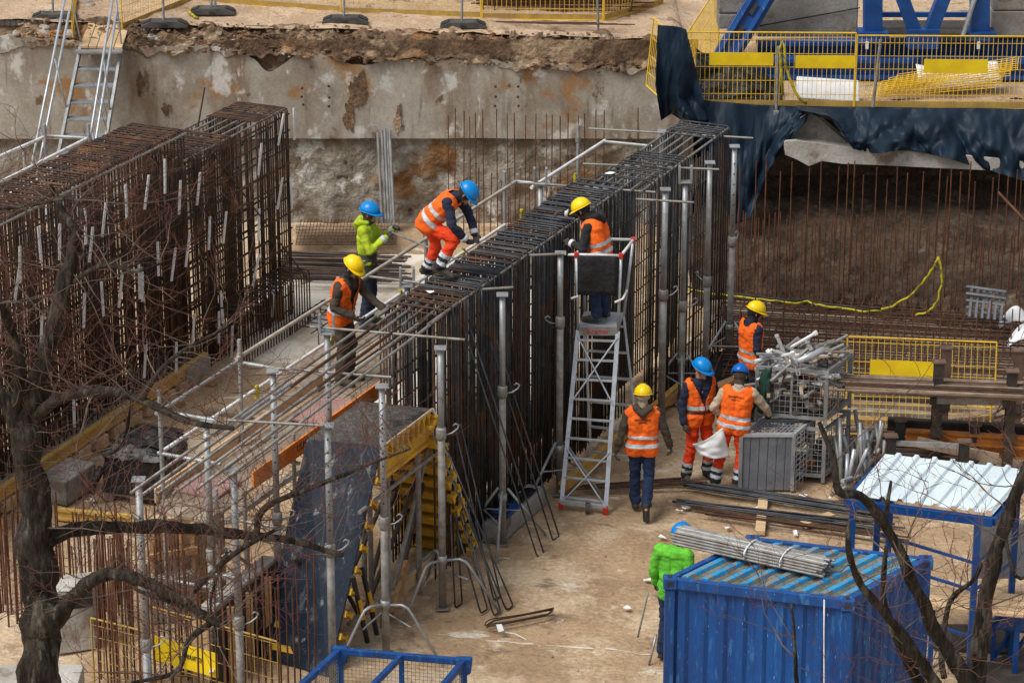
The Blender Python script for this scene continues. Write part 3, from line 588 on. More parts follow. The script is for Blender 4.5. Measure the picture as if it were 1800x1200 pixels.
for px,py in strips:
    p=RP(px,py,Q(0,-.06,0),ND); link('spacer_strip',st_me,lc,Matrix.Translation(p)@MBASIS@Matrix.Rotation(R(10)+rnd(.09),4,'Y')@Matrix.Rotation(rnd(.12),4,'X'))
# yellow beam with timber blocks in front of the left cage
t=thing('bearer_beam','long yellow formwork beam on timber blocks in front of the left cage','beam',G(200,735))
a=G(362,628,.3);c=G(-40,893,.3)
MB().ibeam(a,c,.08,.17,.018).build('beam','h_beam',t)
for k in range(13):
    p=a.lerp(c,(k+.5)/13); MB().box((p.x,p.y,.09),(.3,.12,.17),MBASIS).build('timber_block','timber_pale',t,bevel=.008)
    if k%2==0: MB().box((p.x+.12,p.y-.12,.06),(.12,.3,.1),MBASIS).build('timber_block','timber',t,bevel=.008)
b=MB(); b.add([a+V(-.6,.3,.05),a+V(-.05,0,.05),c+V(-.05,0,.05),c+V(-.6,.3,.05)],[(0,1,2,3)]); b.extrude([a+V(-.6,.3,.03),a+V(-.06,.02,.03),c+V(-.06,.02,.03),c+V(-.6,.3,.03)],(0,0,-.03)); b.build('ply_strip','timber_grey',t)
tag(MB().box(G(345,655,.18),(.16,.62,.36),MBASIS@Matrix.Rotation(R(90),4,'Z')).build('concrete_block','conc_plain',bevel=.02),'grey concrete block at the far end of the yellow beam','block')
# ================================================= starter bars at the back wall and at the right
def starter(name,label,specs,m,r=.0095,curl=0):
    p0=specs[0][0]; t=thing(name,label,'rebar row',p0)
    for a,z in specs: bar('bar',a+V(0,0,-.05),Vector((a.x+rnd(.03),a.y+rnd(.03),z+rnd(.04))),r*random.uniform(.85,1.15),m,t,5)
    return t
sp=[]
for px in (789,799,815,828,838,851,875,894,906,923,940,961,969,985,997,1014,1028,1046,1059,1120): sp.append((G(px,405+rnd(4)),2.12+rnd(.06)))
starter('starter_bar_row','row of tall thin rusty starter bars against the back wall',sp,'rustred')
sp=[(G(px,415+rnd(6)),1.15+rnd(.15)) for px in (842,851,862,883,897,912,930,948,966,980)]
starter('starter_bar_row','short rusty starter bars in front of the tall row at back wall',sp,'rustred')
sp=[]; px=1296
while px<1830: sp.append((G(px,528+.03*(px-1296)+rnd(8)),2.35-.1*(px>1500)+rnd(.12))); px+=random.choice((12,17,22,28))
starter('starter_bar_row','row of tall rusty starter bars in front of the dug-out recess at right',sp,'rustred',.0105)
sp=[]; px=1292
while px<1830: sp.append((G(px,545+.06*(px-1296)+rnd(8)),1.62+rnd(.06)-.12*(px>1700))); px+=random.choice((7,9,12))
starter('starter_bar_row','dense row of shorter rusty starter bars in front of the dug-out recess',sp,'rustred',.0105)
mt=thing('rebar_mat','low rusty reinforcement mat on the floor at right below the recess','rebar mat',G(1550,600))
for i in range(44):
    py=522+i*3.3+rnd(1); a=G(1270,py-6,.10+.13*(i%3)); c=G(1830,py+26+rnd(3),.10+.13*(i%3)); bar('long_bar',a,c,.0125,'rustbar',mt,5)
for i in range(30):
    px=1275+i*19; a=G(px,520,.3); c=G(px-62,662,.3); bar('cross_bar',a,c,.010,'rustred',mt,5)
for i in range(44):
    px=1275+i*12.5; a=G(px,640+rnd(16)); bar('upright_bar',a,a+V(0,0,.85+rnd(.25)),.010,'rustred',mt,5)
b=MB(); pts=[G(*p) for p in [(1250,500),(1500,528),(1830,568),(1830,690),(1500,660),(1300,640),(1240,560)]]; b.prism([(p.x,p.y) for p in pts],-.05,.05); b.build('blinding_slab','mat_floor',kind='structure')
# steel tubes leaning on the back wall
t=thing('tube_bundle','bundle of grey steel tubes leaning upright on the back wall','tubes',PY(680,395,49.2))
for i,px in enumerate((664,671,676,681,685)): bar('tube',PY(px+8,393,49.1-.03*i),PY(px,232-(i*3)%9,49.4),.026,'galv_dirty' if i%2 else 'galv',t,8)
# rebar stacks on the floor left of the wall foot
t=thing('rebar_stack','dark stack of straight rebar lying at the foot of the back wall','rebar stack',G(600,470))
for i in range(60):
    a=G(500,488-(i%10)*5.,.05+(i//10)*.06); bar('bar',a+V(rnd(.2),rnd(.05),0),a+V(1.85+rnd(.3),rnd(.1)-.15,0),.016,'darksteel' if i%3 else 'brownsteel',t,5)
t=thing('mesh_mat_stack','flat stack of rusty mesh mats between dark rebar and wall','mesh mats',G(580,410))
for k in range(5):
    for i in range(14): a=G(520,430-i*2.6,.05+k*.04); bar('bar',a,a+V(1.7,0,0),.007,'rustbar',t,4)
for i in range(30): a=G(520,430,.26)+V(i*.058,0,0); bar('cross_bar',a,a+V(0,1.4,0),.007,'rustbar',t,4)
b=MB().tube([G(530,502,.06),G(555,488,.09)],[.05,.045],8); tag(b.build('timber_pole','timber_grey',smooth=True),'short brown timber pole lying in front of the dark rebar stack','timber')
# yellow-black hoses on the right
for lab,pts in (('long yellow hose lying along the foot of the soil slope',[(1205,508),(1250,516),(1290,520),(1340,526),(1390,533),(1420,530),(1440,536),(1480,542),(1520,548),(1560,546)]),('yellow hose hung up in a point on the starter bars',[(1530,548),(1570,538),(1600,520),(1628,490),(1645,465),(1650,450),(1655,470),(1655,500),(1648,530),(1632,548),(1600,556)])):
    P_=[]
    for i,(x,y) in enumerate(pts):
        P_.append(PY(x,y,by(G(x,545)[0])-.45) if 'hung' in lab else G(x,y,.42))
    fine=[]
    for i in range(len(P_)-1):
        for k in range(4): fine.append(P_[i].lerp(P_[i+1],k/4)+V(rnd(.012),0,rnd(.012)))
    tag(MB().tube(fine,.019,7).build('hose','yellow_hose',smooth=True),lab,'hose')
    if 'hung' not in lab: tag(MB().tube([p+V(.0,.09,.01) for p in fine],.018,7).build('hose','black',smooth=True),'black hose lying right behind the long yellow hose','hose')
mat('tube_tan', (.50,.45,.37), (.36,.31,.25), scale=5, rough=.6)
mat('plank_pale', (.40,.33,.25), (.28,.22,.16), scale=5, rough=.85, grain=.2)
# ================================================= shoring props
def prop(base,label,h=3.47,perf=False,tripod=None,uhead=False,split=.5,rz=0.,r=.047,dirty=True,lean=(0,0)):
    base=Vector((base[0],base[1],0)); t=thing('shoring_prop',label,'prop',base,'shoring props around the cage')
    ax=V(lean[0],lean[1],1); P_=lambda z: base+ax*z
    zs=h*split
    MB().tube([P_(.0),P_(zs)],r,12).build('outer_tube','galv_dirty' if dirty else 'galv',t,smooth=True)
    MB().tube([P_(zs-.1),P_(h-.02)],r*.84,12).build('inner_tube','galv',t,smooth=True)
    MB().tube([P_(zs-.09),P_(zs-.06),P_(zs+.05),P_(zs+.07)],[r*1.12,r*1.4,r*1.4,r*1.1],12).build('collar','galv_dirty',t,smooth=True)
    a=P_(zs-.03); q=[a+V(.05,-.02,0),a+V(.13,-.03,.02),a+V(.20,-.03,.07),a+V(.22,-.02,.11),a+V(.18,-.01,.13),a+V(.15,0,.10)]
    M_=Matrix.Translation(a)@Matrix.Rotation(rz,4,'Z')@Matrix.Translation(-a)
    MB().tube([M_@k for k in q],.011,6).build('pin_handle','galv',t,smooth=True)
    MB().box(P_(h-.01),(.15,.15,.02)).build('head_plate','galv',t,bevel=.004)
    MB().box(base+V(0,0,.008),(.17,.17,.016)).build('base_plate','galv_dirty',t,bevel=.004)
    if perf:
        for k in range(9):
            z=zs+.25+k*.16
            if z<h-.12: bar('pin_hole',P_(z)+V(0,-r*.84+.004,0),P_(z)+V(0,-r*.84-.002,0),.012,'black',t,8)
    if uhead:
        for sx in (-1,1): MB().box(P_(h+.10)+V(sx*.085,0,0),(.03,.1,.26)).build('fork_plate','galv',t,bevel=.004)
    if tripod:
        for k in range(3):
            an=rz+k*2*math.pi/3+ (.3 if tripod=='A' else -.5); d=V(math.cos(an),math.sin(an),0)
            if tripod=='A': pts=[base+d*.07+V(0,0,.78),base+d*.62+V(0,0,.02)]
            else: pts=[base+d*.06+V(0,0,.66),base+d*.22+V(0,0,.69),base+d*.30+V(0,0,.66),base+d*.36+V(0,0,.58),base+d*.72+V(0,0,.02)]
            MB().tube(pts,.019,8).build('tripod_leg','galv',t,smooth=True)
            d2=V(math.cos(an+2.09),math.sin(an+2.09),0)
            if k<2: bar('tripod_brace',base+d*.33+V(0,0,.42),base+d2*.33+V(0,0,.42),.012,'galv',t)
        MB().tube([base+V(0,0,.62),base+V(0,0,.72)],r*1.25,10).build('tripod_ring','galv',t,smooth=True)
    return t
def Kb(s,n): return K(s,n,0)
prop(G(1281,648),'tall perforated steel prop at the far right end of the central cage',3.52,True,'A',split=.58,rz=1.2)
prop(Kb(-1.75,-.62),'steel prop second from the far right end of the central cage',3.50,False,None,split=.48,rz=2.5)
prop(Kb(-.95,-.55),'steel prop with forked head behind the platform ladder, right of it',3.42,False,'A',True,split=.45,rz=.2)
prop(Kb(-.25,-.52),'thick grey steel prop directly right of the platform ladder guard rail',3.5,False,None,split=.55,rz=.4,r=.052)
prop(Kb(2.9,-.28),'steel prop with dark collar left of the platform ladder',3.47,False,'A',split=.72,rz=3.6)
prop(Kb(4.75,-.28),'steel prop standing at the corner of the concrete footing',3.47,False,'A',split=.62,rz=.1)
prop(Kb(6.85,-.42),'steel prop with bent-leg tripod beside the yellow beam ends',3.47,False,'B',split=.68,rz=.3)
prop(Kb(8.3,-.36),'perforated steel prop in front of the grey formwork top',3.47,True,'B',split=.50,rz=.1)
prop(Kb(9.55,-.30),'perforated steel prop in front of the dark blue sloping panel',3.42,True,None,split=.55,rz=.3)
prop(Kb(11.0,.1),'steel prop nearest the camera at the left of the blue panel',3.35,False,None,split=.45,rz=.3)
prop(Kb(6.87,1.12),'forked steel prop behind the worker with yellow helmet at left',3.44,True,None,True,split=.45)
prop(Kb(4.85,1.02),'forked steel prop between the two workers left of the cage',3.44,False,None,True,split=.5)
prop(Kb(8.32,1.08),'perforated steel prop under the left end of the near crossbar',3.44,True,None,False,split=.45)
prop(Kb(9.8,1.14),'steel prop holding the six lapped bars near the black pallet load',3.3,False,None,False,split=.5)
prop(Kb(11.6,.95),'pale perforated steel prop under the ends of the lapped bars',3.32,True,None,False,split=.4,dirty=False)
prop(Kb(.0,1.3),'forked steel prop behind the middle of the cage top',3.42,False,None,True,split=.5)
prop(Kb(-3.0,.62),'pale steel prop behind the far end of the central cage',3.5,False,None,False,split=.5,dirty=False)
for i,(a,c,l) in enumerate([((1035,226),(1324,243),'at the far end of the cage'),((1025,288),(1264,298),'second from the far end'),((912,321),(1152,338),'behind the yellow-helmeted man on the ladder'),((1118,350),(1220,356),'short, on the forked prop right of the ladder'),((925,449),(992,446),'short, on the prop left of the ladder'),((838,509),(902,505),'short, on the prop over the footing'),((650,486),(738,497),'behind the man in the lime jacket'),((545,574),(817,597),'across the cage below the left worker'),((472,646),(688,663),'over the grey formwork top'),((395,738),(570,748),'over the near end of the orange board')]):
    z=3.50 if i<8 else 3.44
    p,q=G(*a,z),G(*c,z)
    tag(bar('crossbar',p,q,.017,'greybar',None,8),'grey ribbed crossbar resting on prop heads '+l,'rebar')
# ================================================= scaffold walkway behind the cage
sf_=thing('scaffold','tube scaffold walkway with guard rails behind the central cage','scaffold',Kb(4,1.8))
ZP=2.0
NB=2.0
for s_ in (-3.0,-.3,2.3,4.9,7.5,9.4):
    for n_ in (1.28,NB):
        if s_<0 and n_<1.5: continue
        bar('standard',Kb(s_,n_),K(s_,n_,3.42 if n_>1.5 else 2.3),.026,'galv',sf_,10)
    for z in (ZP-.08,1.0): bar('transom',K(s_,1.2,z),K(s_,NB+.08,z),.024,'galv',sf_,8)
    MB().tube([K(s_,NB,3.16),K(s_,NB,3.24)],.042,8).build('coupler','galv_dirty',sf_)
bar('guard_rail',K(-.6,1.95,3.2),K(7.6,1.99,3.2),.026,'tube_tan',sf_,10)
bar('guard_rail',K(-3.1,1.6,3.2),K(-.4,1.62,3.2),.026,'white_strip',sf_,10)
bar('guard_rail',K(-3.05,1.6,3.2),K(-3.05,.8,3.22),.024,'galv',sf_,8)
bar('guard_rail',K(-.6,1.95,3.2),K(-.6,1.2,3.22),.024,'galv',sf_,8)
bar('guard_rail',K(-.3,1.99,2.62),K(9.4,2.03,2.62),.024,'white_strip',sf_,10)
bar('guard_rail',K(-.3,1.25,2.95),K(4.6,1.25,2.95),.024,'galv',sf_,10)
bar('guard_rail',K(7.5,1.99,3.16),K(9.5,1.99,3.16),.024,'galv',sf_,10)
bar('ledger',K(7.5,1.3,2.95),K(9.4,1.3,2.95),.022,'galv',sf_,8); bar('end_rail',K(9.4,1.2,3.16),K(9.4,2.05,3.16),.024,'galv',sf_,8); bar('end_rail',K(9.4,1.2,2.62),K(9.4,2.05,2.62),.024,'galv',sf_,8); bar('end_rail',K(7.5,1.2,3.12),K(7.5,2.05,3.12),.024,'galv',sf_,8)
for k in range(4):
    MB().box(K(3.2,2.14+k*.19,ZP),(4.4,.175,.045),MBASIS).build('plank','timber_grey' if k%2 else 'plank_pale',sf_,bevel=.005)
    MB().box(K(4.6,1.33+k*.19,ZP),(10.2,.175,.045),MBASIS).build('plank','timber_grey' if k%2 else 'plank_pale',sf_,bevel=.005)
MB().box(K(6.9,1.24,ZP+.11),(3.4,.03,.2),MBASIS).build('toe_board','orange_board',sf_,bevel=.004)
MB().box(K(7.4,2.05,ZP+.11),(4.2,.03,.18),MBASIS).build('toe_board','timber_pale',sf_,bevel=.004)
MB().box(K(9.2,1.6,ZP+.03),(.5,.85,.03),MBASIS).build('end_board','timber_grey',sf_)
for s_ in (4.9,7.5):
    bar('brace',K(s_,1.28,.1),K(s_+2.4,1.28,ZP),.022,'galv_dirty',sf_,8)
for px in (0,1,2,3,4,5): 
    b=MB().tube([K(-2.9+px*2,NB-.0,2.5),K(-2.9+px*2,NB,2.68)],.0275,8); b.build('yellow_band','yellow_hose',sf_)
def text(s_,size,M,m,parent,name='lettering',ext=.002):
    cu=bpy.data.curves.new('t','FONT'); cu.body=s_; cu.size=size; cu.extrude=ext; cu.align_x='CENTER'; cu.align_y='CENTER'
    o=bpy.data.objects.new('t',cu); C.objects.link(o); dg=bpy.context.evaluated_depsgraph_get(); me=bpy.data.meshes.new_from_object(o.evaluated_get(dg)); bpy.data.objects.remove(o)
    me.materials.clear(); me.materials.append(MATS[m]); return link(name,me,parent,M)
text('ULMA',.13,Matrix.Translation(K(7.35,1.222,ZP+.11))@Matrix((-ED,V(0,0,1),-ND)).transposed().to_4x4(),'black',sf_)
# far-left guard rails by the stair
gl=thing('guard_rail_frame','white tube guard rail beside the foot of the stair','guard rail',G(60,480))
a,b_,c=G(-30,345,2.6),G(150,252,2.6),G(80,238,2.6)
bar('rail',G(-30,336,2.6),G(155,243,2.6),.03,'white_strip',gl,10); bar('rail',G(-30,288,2.6),G(80,240,2.6),.028,'white_strip',gl,10); bar('rail',G(82,239,2.6),G(157,243,2.6),.028,'galv',gl,10); bar('rail',G(-30,365,2.1),G(120,290,2.1),.028,'white_strip',gl,10); bar('rail',G(80,296,2.2),G(122,296,2.2),.026,'galv',gl,10)
for px,py in ((80,250),(157,250),(44,300)): q=G(px,py,2.55); bar('post',(q.x,q.y,0),(q.x,q.y,2.85),.027,'galv',gl,10)
# ================================================= trapezoid formwork under the bars
fm=thing('formwork_box','trapezoid timber formwork with dark blue sloping panel and yellow beams','formwork',K(7.2,.5,0))
def slab4(p,th,name,m,t=fm):
    p=[Vector(x) for x in p]; nn=(p[1]-p[0]).cross(p[3]-p[0]).normalized(); b=MB().extrude(p,nn*-th); return b.build(name,m,t,bevel=.003)
ZF=2.4; n0,n1=.0,.92
slab4([K(7.80,n1,ZF),K(7.62,n0,ZF),K(6.27,n0,ZF),K(6.42,n1,ZF)],.03,'top_panel','tar')
slab4([K(9.0,n1+.1,.0),K(9.12,n0,.0),K(7.64,n0,ZF),K(7.82,n1,ZF)],.03,'sloping_panel','film_ply')
slab4([K(6.4,n1,ZF),K(6.25,n0,ZF),K(4.98,n0,.0),K(5.1,n1,.0)],.03,'sloping_panel','film_ply')
MB().beam(K(7.62,n0-.012,ZF-.015),K(6.25,n0-.012,ZF-.015),.02,.035).build('panel_edge','timber_pale',fm)
MB().beam(K(6.24,n0-.012,ZF-.02),K(4.97,n0-.012,0),.02,.035).build('panel_edge','white_strip',fm)
for k in range(9):
    s_=7.52-k*.145; MB().ibeam(K(s_,n0-.02,ZF-.14),K(s_,n1,ZF-.14),.08,.2,.02).build('cross_beam','yellow_beam',fm)
for n_ in (.06,.8): MB().ibeam(K(7.6,n_,ZF-.36),K(6.25,n_,ZF-.36),.09,.24,.024).build('girder','yellow_beam',fm)
sl=(K(4.98,0,0)-K(6.25,0,ZF)); un=V(0,0,1).cross(ND).normalized(); nrm=sl.cross(ND).normalized()
if nrm.dot(ED)<0: nrm=-nrm
for k in range(10):
    q=K(6.25,n0-.08,ZF).lerp(K(4.98,n0-.08,0),.05+.097*k)+nrm*.15; MB().ibeam(q,q+ND*1.0,.12,.24,.026,up=nrm).build('cross_beam','yellow_beam',fm)
sl2=(K(9.1,0,0)-K(7.64,0,ZF)); nr2=sl2.cross(ND).normalized()
if nr2.dot(ED)>0: nr2=-nr2
for k in range(10):
    q=K(7.64,n0-.03,ZF).lerp(K(9.12,n0-.03,0),.05+.097*k)+nr2*.14; MB().ibeam(q,q+ND*.9,.08,.2,.02,up=nr2).build('cross_beam','yellow_beam',fm)
for s_,n_ in ((6.55,.05),(7.0,.5),(7.4,.05),(6.6,.8),(7.5,.8)):
    bar('post',K(s_,n_,0),K(s_,n_,ZF-.45),.034,'galv_dirty',fm,10)
for s0,s1 in ((7.6,6.0),(6.6,5.8),(7.7,8.6)): bar('raker',K(s0,.3,.1),K(s1,.3,1.4),.03,'darksteel',fm,8); bar('raker',K(s0,.7,.1),K(s1,.7,1.2),.03,'darksteel',fm,8)
for s0,s1 in ((7.9,8.75),(8.15,8.95)): bar('raker',K(s0,-.03,.03),K(s0+.35,-.03,1.05),.032,'black',fm,8); bar('raker_sleeve',K(s0+.12,-.03,.4),K(s0+.22,-.03,.7),.04,'yellow_beam',fm,8)
bar('ledger',K(5.8,.0,1.75),K(8.2,.02,1.75),.026,'galv_dirty',fm,8); bar('ledger',K(5.9,.1,.35),K(8.4,.1,.35),.024,'galv_dirty',fm,8); bar('raker',K(7.2,.1,.3),K(6.1,.1,1.9),.028,'galv_dirty',fm,8)
MB().beam(K(6.8,.1,.5),K(7.4,.0,.06),.05,.16).build('timber_offcut','timber',fm)
MB().beam(K(6.0,.15,.2),K(6.9,.1,.2),.06,.14).build('timber_offcut','timber_pale',fm)
# black shuttering left of the blue panel
bs=thing('shutter_wall','black shuttering wall with pale top edge left of the blue panel','formwork',G(430,1100))
a,c=G(372,1074,1.0),G(483,985,1.0); MB().add([a,c,c+V(0,0,-1),a+V(0,0,-1)],[(0,1,2,3)]).extrude([a,c,c+V(0,0,-1.0),a+V(0,0,-1.0)],(.05,-.03,0)).build('panel','black_ply',bs); MB().beam(a+V(-.06,.03,.02),c+V(-.06,.03,.02),.18,.05).build('top_edge','conc_pale',bs); bar('pipe',G(370,1010,.8),G(430,1016,.8),.045,'alu',bs,10)
for px,py in ((392,1060),(425,1035),(458,1008)): q=G(px,py,1.0); MB().beam(q+V(.09,-.05,-.02),q+V(.09,-.05,-1),.08,.05).build('waler','timber',bs)
# ================================================= platform ladder
ld=thing('platform_ladder','tall aluminium platform ladder with black cloth guard in front of cage','ladder',G(1027,897))
FL,FR=G(986,893),G(1064,903); PL,PR=PY(1016,580,37.72),PY(1086,582,37.72); zp=PL.z
bk=V(.10,.62,0)
for a,c in ((FL,PL),(FR,PR)): 
    top=a+(c-a)*((3.22)/c.z) 
    MB().beam(a,a+(c-a)*1.0,.06,.03,(0,-1,.3)).build('front_rail','alu',ld,bevel=.004)
for a,c in ((PL+bk,G(1040,828)),(PR+bk,G(1130,842))): MB().beam(a,c,.035,.025,(0,-1,.3)).build('rear_rail','alu',ld,bevel=.004)
for k in range(9): a=FL.lerp(PL,(k+.6)/9.1);c=FR.lerp(PR,(k+.6)/9.1); MB().beam(a,c,.04,.025,(0,0,1)).build('rung','alu',ld,bevel=.003)
for k in range(6): a=G(1040,828).lerp(PL+bk,(k+.8)/6.2);c=G(1130,842).lerp(PR+bk,(k+.8)/6.2); MB().beam(a,c,.04,.025).build('rung','alu',ld)
for k in range(3):
    u0,u1=.08+k*.3,.36+k*.3
    if k!=1: continue
for u0,u1 in ((.04,.34),(.60,.97)):
    for (a,c) in ((FL.lerp(PL,u0),FR.lerp(PR,u1)),(FR.lerp(PR,u0),FL.lerp(PL,u1))): bar('cross_brace',a+V(0,-.03,0),c+V(0,-.03,0),.012,'alu',ld,6)
MB().extrude([PL,PR,PR+bk,PL+bk],(0,0,.05)).build('platform','alu',ld); 
MB().box((PL+PR)/2+V(0,-.02,-.0),((PR-PL).length-.02,.02,.12)).build('brand_plate','galv_dirty',ld); text('Kramer',.10,Matrix.Translation((PL+PR)/2+V(0,-.034,-.0))@Matrix.Rotation(R(90),4,'X'),'red',ld)
gz=1.08
g=[PL+V(-.03,-.02,gz),PR+V(.03,-.02,gz),PR+bk+V(.12,.05,gz),PL+bk+V(-.0,.05,gz)]
for a,c in ((g[1],g[2]),(g[2],g[3]),(g[0],g[3])): MB().tube([a,c],.02,8).build('guard_rail','white_strip',ld,smooth=True)
MB().tube([g[0]+V(-.1,.1,-.04),g[0],g[1]],.02,8).build('guard_rail','white_strip',ld,smooth=True)
for a,c in ((PL,g[0]),(PR,g[1]),(PR+bk,g[2]),(PL+bk,g[3])): MB().tube([a,c],.02,8).build('guard_post','alu',ld,smooth=True)
for a in (g[0],g[1],g[2]): MB().box(a,(.06,.06,.07)).build('joint','red',ld,bevel=.01)
b=MB(); b.grid(lambda u,v:(g[0]+V(.02,-.03,.0)).lerp(g[1]+V(-.06,-.03,0),u)+V(0,-.015*math.sin(u*7)-.01*math.sin(v*5),.0-.56*v),10,8); b.build('guard_cloth','blackcloth',ld,smooth=True,solid=.008)
MB().tube([PL+V(-.10,-.06,.47),PL+V(.0,-.04,.50)],.016,6).build('lower_rail','white_strip',ld); MB().tube([PR+V(-.05,-.08,.44),PR+V(.06,-.05,.48),PR+V(.12,.1,.55)],.016,6).build('lower_rail','white_strip',ld)
for a in (FL,FR): MB().box(a+V(0,0,.05),(.07,.06,.1)).build('foot','red',ld,bevel=.01)
MB().beam(FL+V(-.02,0,.1),FR+V(.02,0,.1),.05,.05).build('stabiliser','alu',ld)
MB().lathe([(.03,-.03),(.075,-.03),(.075,.03),(.03,.03)],14,Matrix.Translation((FL*.4+FR*.6)+V(0,-.05,.08))@Matrix.Rotation(R(90),4,'Y')).build('wheel','rubber',ld)
# ================================================= workers
def capsule(b,p,q,r1,r2,n=10):
    p=Vector(p);q=Vector(q);d=q-p;L=d.length
    d=d/L if L>1e-6 else V(0,0,1)
    pts=[];rr=[]
    for k in range(4): a=math.pi/2*(1-k/4); pts.append(p-d*r1*math.sin(a)); rr.append(max(r1*math.cos(a),.0008))
    pts.append(p);rr.append(r1);pts.append(q if L>1e-6 else p+d*1e-4);rr.append(r2)
    for k in range(1,5): a=math.pi/2*k/4; pts.append(q+d*r2*math.sin(a)); rr.append(max(r2*math.cos(a),.0008))
    b.tube(pts,rr,n)
def remesh(b,vox,it=4,fold=0.,fs=9.,seed=0):
    me=bpy.data.meshes.new('t'); me.from_pydata(b.v,[],b.f); o=bpy.data.objects.new('t',me); C.objects.link(o)
    m=o.modifiers.new('r','REMESH'); m.mode='VOXEL'; m.voxel_size=vox
    if it: s_=o.modifiers.new('s','SMOOTH'); s_.factor=.5; s_.iterations=it
    dg=bpy.context.evaluated_depsgraph_get(); r=bpy.data.meshes.new_from_object(o.evaluated_get(dg)); bpy.data.objects.remove(o); bpy.data.meshes.remove(me)
    nv=len(r.vertices); co=np.empty(nv*3,'f'); r.vertices.foreach_get('co',co); no=np.empty(nv*3,'f'); r.vertices.foreach_get('normal',no)
    co=co.reshape(-1,3);no=no.reshape(-1,3)
    if fold:
        w_=np.array([noise.noise(Vector((c[0]*fs+seed,c[1]*fs,c[2]*fs*1.9)))+.5*noise.noise(Vector((c[0]*fs*2+seed,c[1]*fs*2,c[2]*fs*4))) for c in co],'f'); co=co+no*(w_*fold)[:,None]
    fa=[tuple(p.vertices) for p in r.polygons]; bpy.data.meshes.remove(r); return co,no,fa
def mk(name,co,fa,m,parent,M,keep=None,solid=0):
    co=np.asarray(co)
    if keep is not None:
        fa=[f for f,k in zip(fa,keep) if k]
        if not fa: return None
        used=sorted({i for f in fa for i in f}); mp={u:i for i,u in enumerate(used)}; co=co[used]; fa=[tuple(mp[i] for i in f) for f in fa]
    me=bpy.data.meshes.new(name); me.from_pydata([tuple(map(float,c)) for c in co],[],fa); me.materials.append(MATS[m]); me.polygons.foreach_set('use_smooth',[True]*len(fa)); me.update()
    o=link(name,me,parent,M)
    if solid: k=o.modifiers.new('s','SOLIDIFY'); k.thickness=solid; k.offset=1
    return o
def fcent(co,fa): return np.array([co[list(f)].mean(0) for f in fa])
STAND=dict(pelvis=(0,0,.96),neck=(0,0,1.49),head=(0,.03,1.63),sR=(.18,0,1.43),sL=(-.18,0,1.43),eR=(.25,-.04,1.15),eL=(-.25,-.04,1.15),wR=(.27,.07,.91),wL=(-.27,.07,.91),
  hR=(.09,0,.92),hL=(-.09,0,.92),kR=(.11,.03,.50),kL=(-.11,.03,.50),aR=(.12,-.02,.09),aL=(-.12,-.02,.09),tR=(.14,.17,.035),tL=(-.14,.17,.035),look=(0,1,-.1),hdR=None,hdL=None,curl=.75)
